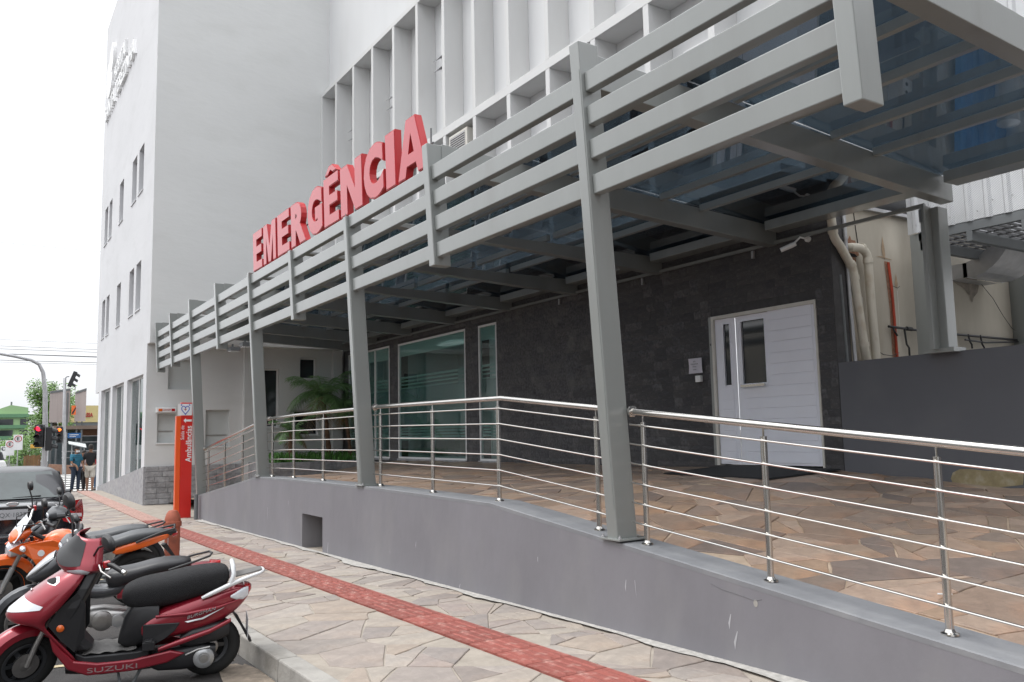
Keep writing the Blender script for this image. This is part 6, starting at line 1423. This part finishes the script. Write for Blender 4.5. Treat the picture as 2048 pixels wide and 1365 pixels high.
fp = O('signal_post', MB().tube([(4.62, 56, -.3), (4.52, 56, 2.5), (4.47, 56, 5.35), (4.55, 56, 5.45), (4.7, 56, 5.47)], [.11, .10, .08, .05, .04], 12), K['galv'], label='grey post across the side street carrying the small lit signal', cat='post')
head(4.28, 55.9, 1.55, 2, 'traffic_light', 'small traffic light with an orange red lamp lit, on the post across the side street', 'traffic lights at the junction', (-.1, -1), .95, K['litorange'])
head(4.72, 56, 4.85, 9, 'traffic_light', 'tilted black traffic light seen sideways at the top of the far post', 'traffic lights at the junction', (1, -.1), .95, None, radians(20))
st = thing('street_name_sign', (2.97, 35.3, zg(35.3)), 'blue street name plate on a thin pole beside the waiting people', 'sign')
O('pole', MB().tube([(2.97, 35.3, zg(35.3)), (2.93, 35.3, 1.95)], .022, 8), K['galv'], st)
O('name_plate', MB().box(2.98, 3.42, 35.28, 35.30, 1.74, 1.93), M('sign_blue', (.03, .13, .34), .5), st)
O('lettering', MB().box(3.04, 3.34, 35.275, 35.28, 1.85, 1.875).box(3.04, 3.25, 35.275, 35.28, 1.79, 1.81), K['white'], st)
for x, w, z0, z1, ch, yy in ((2.38, .50, 1.18, 2.11, 'E', 60), (1.98, .48, .85, 1.78, 'E', 60.6), (1.66, .30, .62, 1.42, 'i', 61)):
    s_ = thing('parking_sign', (x, yy, zr(yy)), {2.38: 'large white parking sign with letter E in a red ring, in front', 1.98: 'white parking sign half hidden behind the large E sign', 1.66: 'smallest white sign at the left of the E signs'}[x], 'sign', 'signs across the junction')
    O('pole', MB().tube([(x, yy + .03, zr(yy)), (x, yy + .03, z1)], .03, 8), K['galv'], s_)
    O('sign_plate', MB().box(x - w / 2, x + w / 2, yy - .01, yy + .01, z0, z1), K['white'], s_)
    r_ = w * .36; cz = z1 - w * .5
    O('red_ring', MB().tube([(x + r_ * cos(k * pi / 12), yy - .014, cz + r_ * sin(k * pi / 12)) for k in range(24)], .024, 6, closed=True), K['redlens'] if w > .4 else K['steel_dark'], s_)
    O('lettering', fit_text(ch, (x - .07, yy - .012, cz - .10), (1, 0, 0), (0, 0, 1), .14 if ch == 'E' else .05, .20, .01, nrm=(0, -1, 0), bold=.02), K['black'], s_)
for (x0, x1, z0, z1, dy, lb_) in ((4.14, 5.33, 2.88, 5.02, .25, 'back of the larger brown-grey billboard across the junction'), (5.60, 6.20, 2.92, 5.0, -.5, 'back of the narrower brown-grey billboard, right of the larger one')):
    s_ = thing('billboard', ((x0 + x1) / 2, 62, -.3), lb_, 'billboard', 'billboards across the junction')
    km = K['bill'] if 'bill' in K else K.setdefault('bill', M('billboard_back', (.40, .345, .325), .8, var=.07, scale=2, stretch=(6, 1, .2)))
    O('panel', MB().hexa([(x0, 62, z0), (x1, 62 + dy, z0), (x1, 62.12 + dy, z0), (x0, 62.12, z0), (x0, 62, z1 - .12), (x1, 62 + dy, z1 + .1), (x1, 62.12 + dy, z1 + .1), (x0, 62.12, z1 - .12)]), km, s_)
    O('top_rail', MB().hexa([(x0, 61.95, z1 - .26), (x1, 61.95 + dy, z1 - .04), (x1, 62 + dy, z1 - .04), (x0, 62, z1 - .26), (x0, 61.95, z1 - .14), (x1, 61.95 + dy, z1 + .08), (x1, 62 + dy, z1 + .08), (x0, 62, z1 - .14)]), K['steel_dark'], s_)
    for x in (x0 + .15, x1 - .15): O('leg', MB().box(x - .05, x + .05, 62.15, 62.25, -.3, z1 - .2), K['steel_dark'], s_)
hz = O('hazard_panel', MB().box(5.36, 5.62, 61.5, 61.55, 3.35, 3.95), K['orangelens'], label='yellow and black diagonal marker between the billboards', cat='sign')
O('diagonal_stripe', MB().prism([(5.37, 61.495, 3.45), (5.45, 61.495, 3.38), (5.61, 61.495, 3.72), (5.61, 61.495, 3.88)], (0, .004, 0)), K['black'], hz)
sh = thing('market_shelter', (7, 64, -.3), 'open shelter with brown fascia and dark inside across the junction', 'shelter')
O('roof', MB().box(4.45, 11.5, 62, 67, 2.43, 2.66), M('shelter_fascia', (.20, .15, .12), .8), sh)
for x in (4.55, 6.0, 7.2, 8.6): O('post', MB().box(x, x + .1, 62.1, 62.2, -.3, 2.42), K['steel_dark'], sh)
O('rear_screen', MB().box(4.5, 11.4, 66.8, 66.9, -.3, 2.42), M('shelter_glass', (.10, .13, .14), .3, var=.5, scale=1.4), sh)
O('railing', MB().box(5.0, 11, 63.0, 63.05, .95, 1.02).box(5.0, 11, 63.0, 63.05, .55, .6).box(5.0, 11, 63.0, 63.05, 1.55, 1.60).box(5, 11, 63, 63.05, 1.95, 2.0), K['galv'], sh)
O('timber_screen', MB().box(6.2, 11, 64, 64.1, 2.0, 2.42), K['brown'], sh)
O('kiosk_awning', MB().hexa([(5.1, 59.5, 1.46), (6.1, 59.5, 1.20), (6.2, 61, 1.42), (5.2, 61, 1.62), (5.1, 59.5, 1.5), (6.1, 59.5, 1.24), (6.2, 61, 1.46), (5.2, 61, 1.66)]).box(5.3, 5.36, 60, 60.06, -.3, 1.45).box(6.0, 6.06, 60, 60.06, -.3, 1.25), K['blind'], label='small pale slanted awning before the shelter', cat='awning')
bw_ = O('brown_kerb_wall', MB().hexa([(3.9, 57, -.35), (5.6, 57, -.35), (5.6, 57.4, -.35), (3.9, 57.4, -.35), (3.9, 57, .32), (5.6, 57, .16), (5.6, 57.4, .16), (3.9, 57.4, .32)]), M('brick_far', (.33, .19, .13), .9, var=.2, scale=6), label='low brownish brick wall on the far corner of the junction', cat='wall')
fe = thing('timber_fence', (3.25, 62, -.3), 'brown timber board fence across the junction, left of the billboards', 'fence')
for i in range(9): O('board', MB().box(2.78 + i * .105, 2.87 + i * .105, 61.5, 61.53, -.3, .78 + .03 * (i % 3)), K['far_board'] if 'far_board' in K else K.setdefault('far_board', M('fence_board', (.26, .14, .07), .85, rand=.2)), fe)
ys_ = O('yellow_kiosk_sign', MB().box(3.1, 3.95, 60.9, 61, 1.26, 1.50).box(3.85, 3.98, 60.9, 61, -.3, 1.26), K['yel'] if 'yel' in K else K.setdefault('yel', M('yellow_board', (.65, .36, .06), .6, var=.2, scale=5)), label='small yellow shop board on a post beside the timber fence', cat='sign')
yb = thing('yellow_building', (9, 75, -.3), 'pale yellow building with red shop lettering, cut off by the tall building', 'building')
O('wall', MB().box(6.4, 15, 75, 85, 3.14, 4.47), M('yellow_wall', (.60, .50, .24), .8, var=.05), yb); O('dark_band', MB().box(6.4, 15, 75.05, 85, 2.7, 3.139), K['steel_dark'], yb); O('lower_wall', MB().box(6.4, 15, 75.3, 85, -.4, 2.7), M('yellow_wall_low', (.42, .36, .20), .8, var=.2, scale=1), yb)
O('lettering', fit_text('MASSA', (7.18, 74.98, 3.55), (1, 0, 0), (0, 0, 1), .90, .34, .04, nrm=(0, -1, 0), bold=.03), K['redlens'], yb)
# green building
gbm = M('green_wall', (.30, .46, .24), .85, var=.06, scale=.3); gdk = M('green_band', (.12, .25, .14), .85)
gg = thing('green_building', (-3, 130, -1), 'green four storey building with bands of dark windows, far down the street', 'building')
O('wall', MB().box(-14, 6.2, 130, 145, -1, 5.6), gbm, gg); O('side_wing', MB().box(6.2, 8.0, 132, 145, -1, 5.45), gbm, gg)
O('gable_roof', MB().prism([(-2, 130.2, 5.6), (6.2, 130.2, 5.6), (6.2, 130.2, 6.3), (4.2, 130.2, 6.65), (2.4, 130.2, 5.95), (1.0, 130.2, 6.3), (-2, 130.2, 6.3)], (0, 12, 0)), gbm, gg)
for z in (5.1, 3.65, 2.2, .75): O('floor_band', MB().box(-14, 6.3, 129.7, 130, z - .12, z + .34), gdk, gg)
for z in (4.35, 2.9, 1.45, 0.1):
    for x in range(-13, 6, 3): O('window', MB().box(x + .3, x + 2.5, 129.9, 129.99, z - .5, z + .42), K['darkglass'], gg)
O('roof_vent', MB().box(4.15, 4.35, 131, 131.2, 6.6, 7.1), K['steel_dark'], gg)
wb = O('white_low_building', MB().box(5.2, 7.6, 100, 108, -1, 4.0), K['plaster'], label='pale low building right of the green one', cat='building')
O('white_low_building', MB().box(-9, 2.6, 95, 100, -1, 1.9), K['plaster'], label='white low building in front of the green one', cat='building')
# trees and bushes
def tree(x, y, zb_, cx, cy, cz, rx, ry, rz_, n, lb, seed, leaf='treeleaf', ls=.16, trunk=.16, name='street_tree'):
    r = random.Random(seed); t = thing(name, (x, y, zb_), lb, 'tree' if name == 'street_tree' else 'bush', None)
    if trunk:
        tk = O('trunk', MB().tube([(x, y, zb_), (x + (cx - x) * .3, y, zb_ + (cz - zb_) * .5), (cx, cy, cz)], [trunk, trunk * .8, trunk * .4], 8), K['bark'], t)
        for k in range(6):
            a = k * 1.1; O('limb', MB().tube([(x + (cx - x) * .4, y, zb_ + (cz - zb_) * (.5 + .05 * k)), (cx + rx * .6 * cos(a), cy + ry * .6 * sin(a), cz + rz_ * (.1 + .08 * k))], [trunk * .4, .02], 6), K['bark'], tk)
    cl = [(cx + rx * r.uniform(-.75, .75), cy + ry * r.uniform(-.75, .75), cz + rz_ * r.uniform(-.7, .75), r.uniform(.28, .5)) for _ in range(26)]
    q = MB()
    for i in range(n):
        a, b_, c, s_ = r.choice(cl); d = Vector((r.gauss(0, 1), r.gauss(0, 1), r.gauss(0, 1))).normalized() * (r.random() ** .4)
        p = Vector((a + d.x * rx * s_, b_ + d.y * ry * s_, c + d.z * rz_ * s_)); u = Vector((r.gauss(0, 1), r.gauss(0, 1), r.gauss(0, .5))).normalized(); w = u.orthogonal().normalized(); l = ls * r.uniform(.6, 1.3)
        q.add([p, p + u * l * .5 + w * l * .28, p + u * l, p + u * l * .5 - w * l * .28], [(0, 1, 2, 3)])
    O('crown', q, K[leaf], t)
tree(5.0, 68, -.3, 4.75, 68, 3.7, 1.55, 1.5, 2.1, 9000, 'leafy bright green tree behind the billboards', 4)
tree(3.4, 70, -.3, 3.3, 70, .9, 1.1, 1.5, 1.4, 2600, 'green bush beside the fence across the junction', 5, name='bush', trunk=.05)
tree(1.9, 74, -.3, 1.7, 74, .9, 1.5, 1.5, 1.1, 2600, 'green bush behind the E signs', 6, name='bush', trunk=.05)
tree(5.0, 90, -.3, 4.9, 90, 1.6, 1.6, 2, 1.5, 2600, 'darker shrubbery below the pale low building', 7, name='bush', trunk=.05)
tree(.3, 82, -.3, .2, 82, .7, 2.2, 2, 1.2, 2600, 'green bush at the far left behind the parked car', 8, name='bush', trunk=.05)
# far white car
fc = thing('distant_car', (.9, 58, zr(58)), 'white car far down the street at the left edge', 'car')
O('body', MB().loft([[Vector((.0 + 1.7 * (k_ > 0), 0, 0)) for k_ in (0,)]] if 0 else [[Vector((.1 + x, 57 + y, zr(58) + z)) for x, z in ((0, .2), (1.6, .2), (1.65, .6), (1.55, .9), (.1, .9), (0, .6))] for y in (0, 3.9)], smooth=False), K['white'], fc, bevel=.08)
O('cabin', MB().loft([[Vector((.1 + x, 57 + y, zr(58) + z)) for x, z in ((.08, .9), (1.55, .9), (1.4, 1.42), (.25, 1.42))] for y in (.7, 3.0)], smooth=False), K['darkglass'], fc, bevel=.06)
for x in (.15, 1.6):
    for y in (57.6, 60.2): O('wheel', MB().lathe([(.0, -.08), (.3, -.08), (.3, .08), (0, .08)], (x, y, zr(58) + .3), 'x', 14), K['rubber'], fc)
# overhead cables
for k, (z, sag, r_, yy) in enumerate(((7.95, .1, .008, 60), (7.55, .08, .012, 60), (7.40, .08, .014, 60.3), (7.12, .06, .026, 60.6), (7.08, .10, .014, 60.2), (6.72, .05, .016, 60.5), (6.63, .05, .008, 60.9), (14.0, .1, .010, 60))):
    O('overhead_cable', MB().tube([(-60 + 10 * i, yy, z - sag * sin(pi * ((i * 10) % 30) / 30)) for i in range(13)], r_, 5), K['cable'],
      label=('thin upper cable of the bundle crossing the sky above the curved mast', 'second thin cable from the top of the bundle over the street', 'third cable from the top, just above the thickest one', 'thickest black cable of the bundle over the curved mast', 'cable running just under the thickest one', 'cable second from the bottom of the bundle', 'lowest faint cable of the bundle over the street', 'single faint cable high above all the others')[k], cat='cable', group='overhead cables across the street')
# buildings on the other side of the street (seen only in reflections)
for i, (y0, y1, hgt, mt) in enumerate(((-14, 4, 6.5, 'beige'), (4.5, 17, 8, 'plaster'), (17.5, 34, 6.5, 'beige'))):
    ob = thing('opposite_building', (-13, y0, -.2), ('low beige house across the street, nearest', 'taller pale house across the street', 'low beige shop across the street by the junction')[i], 'building')
    O('wall', MB().box(-24, -15, y0, y1, -.3, hgt), K[mt], ob)
    y = y0 + 1
    while y < y1 - 2:
        z = 1.0
        while z < hgt - 1.5: O('window', MB().box(-15.01, -14.96, y, y + 1.5, z, z + 1.3), K['darkglass'], ob); z += 2.9
        y += 3.0
nb_ = thing('light_blocking_building', (12, -9, 0), 'unseen dark grey block added on the near side behind the forecourt to hold back light', 'building')  # added out of view to block low sky under the canopy; dark to limit bounce
O('wall', MB().box(2.2, 22, -22, -8, -.3, 10), K['lowgrey'], nb_)
for x in range(5, 20, 4):
    for z in (1.2, 4.4): O('window', MB().box(x, x + 1.8, -8.0, -7.96, z, z + 1.5), K['darkglass'], nb_)
O('opposite_pavement', MB().box(-15, -11, -14, 34, -.25, zr(20) + .14), K['kerb'], kind='structure')
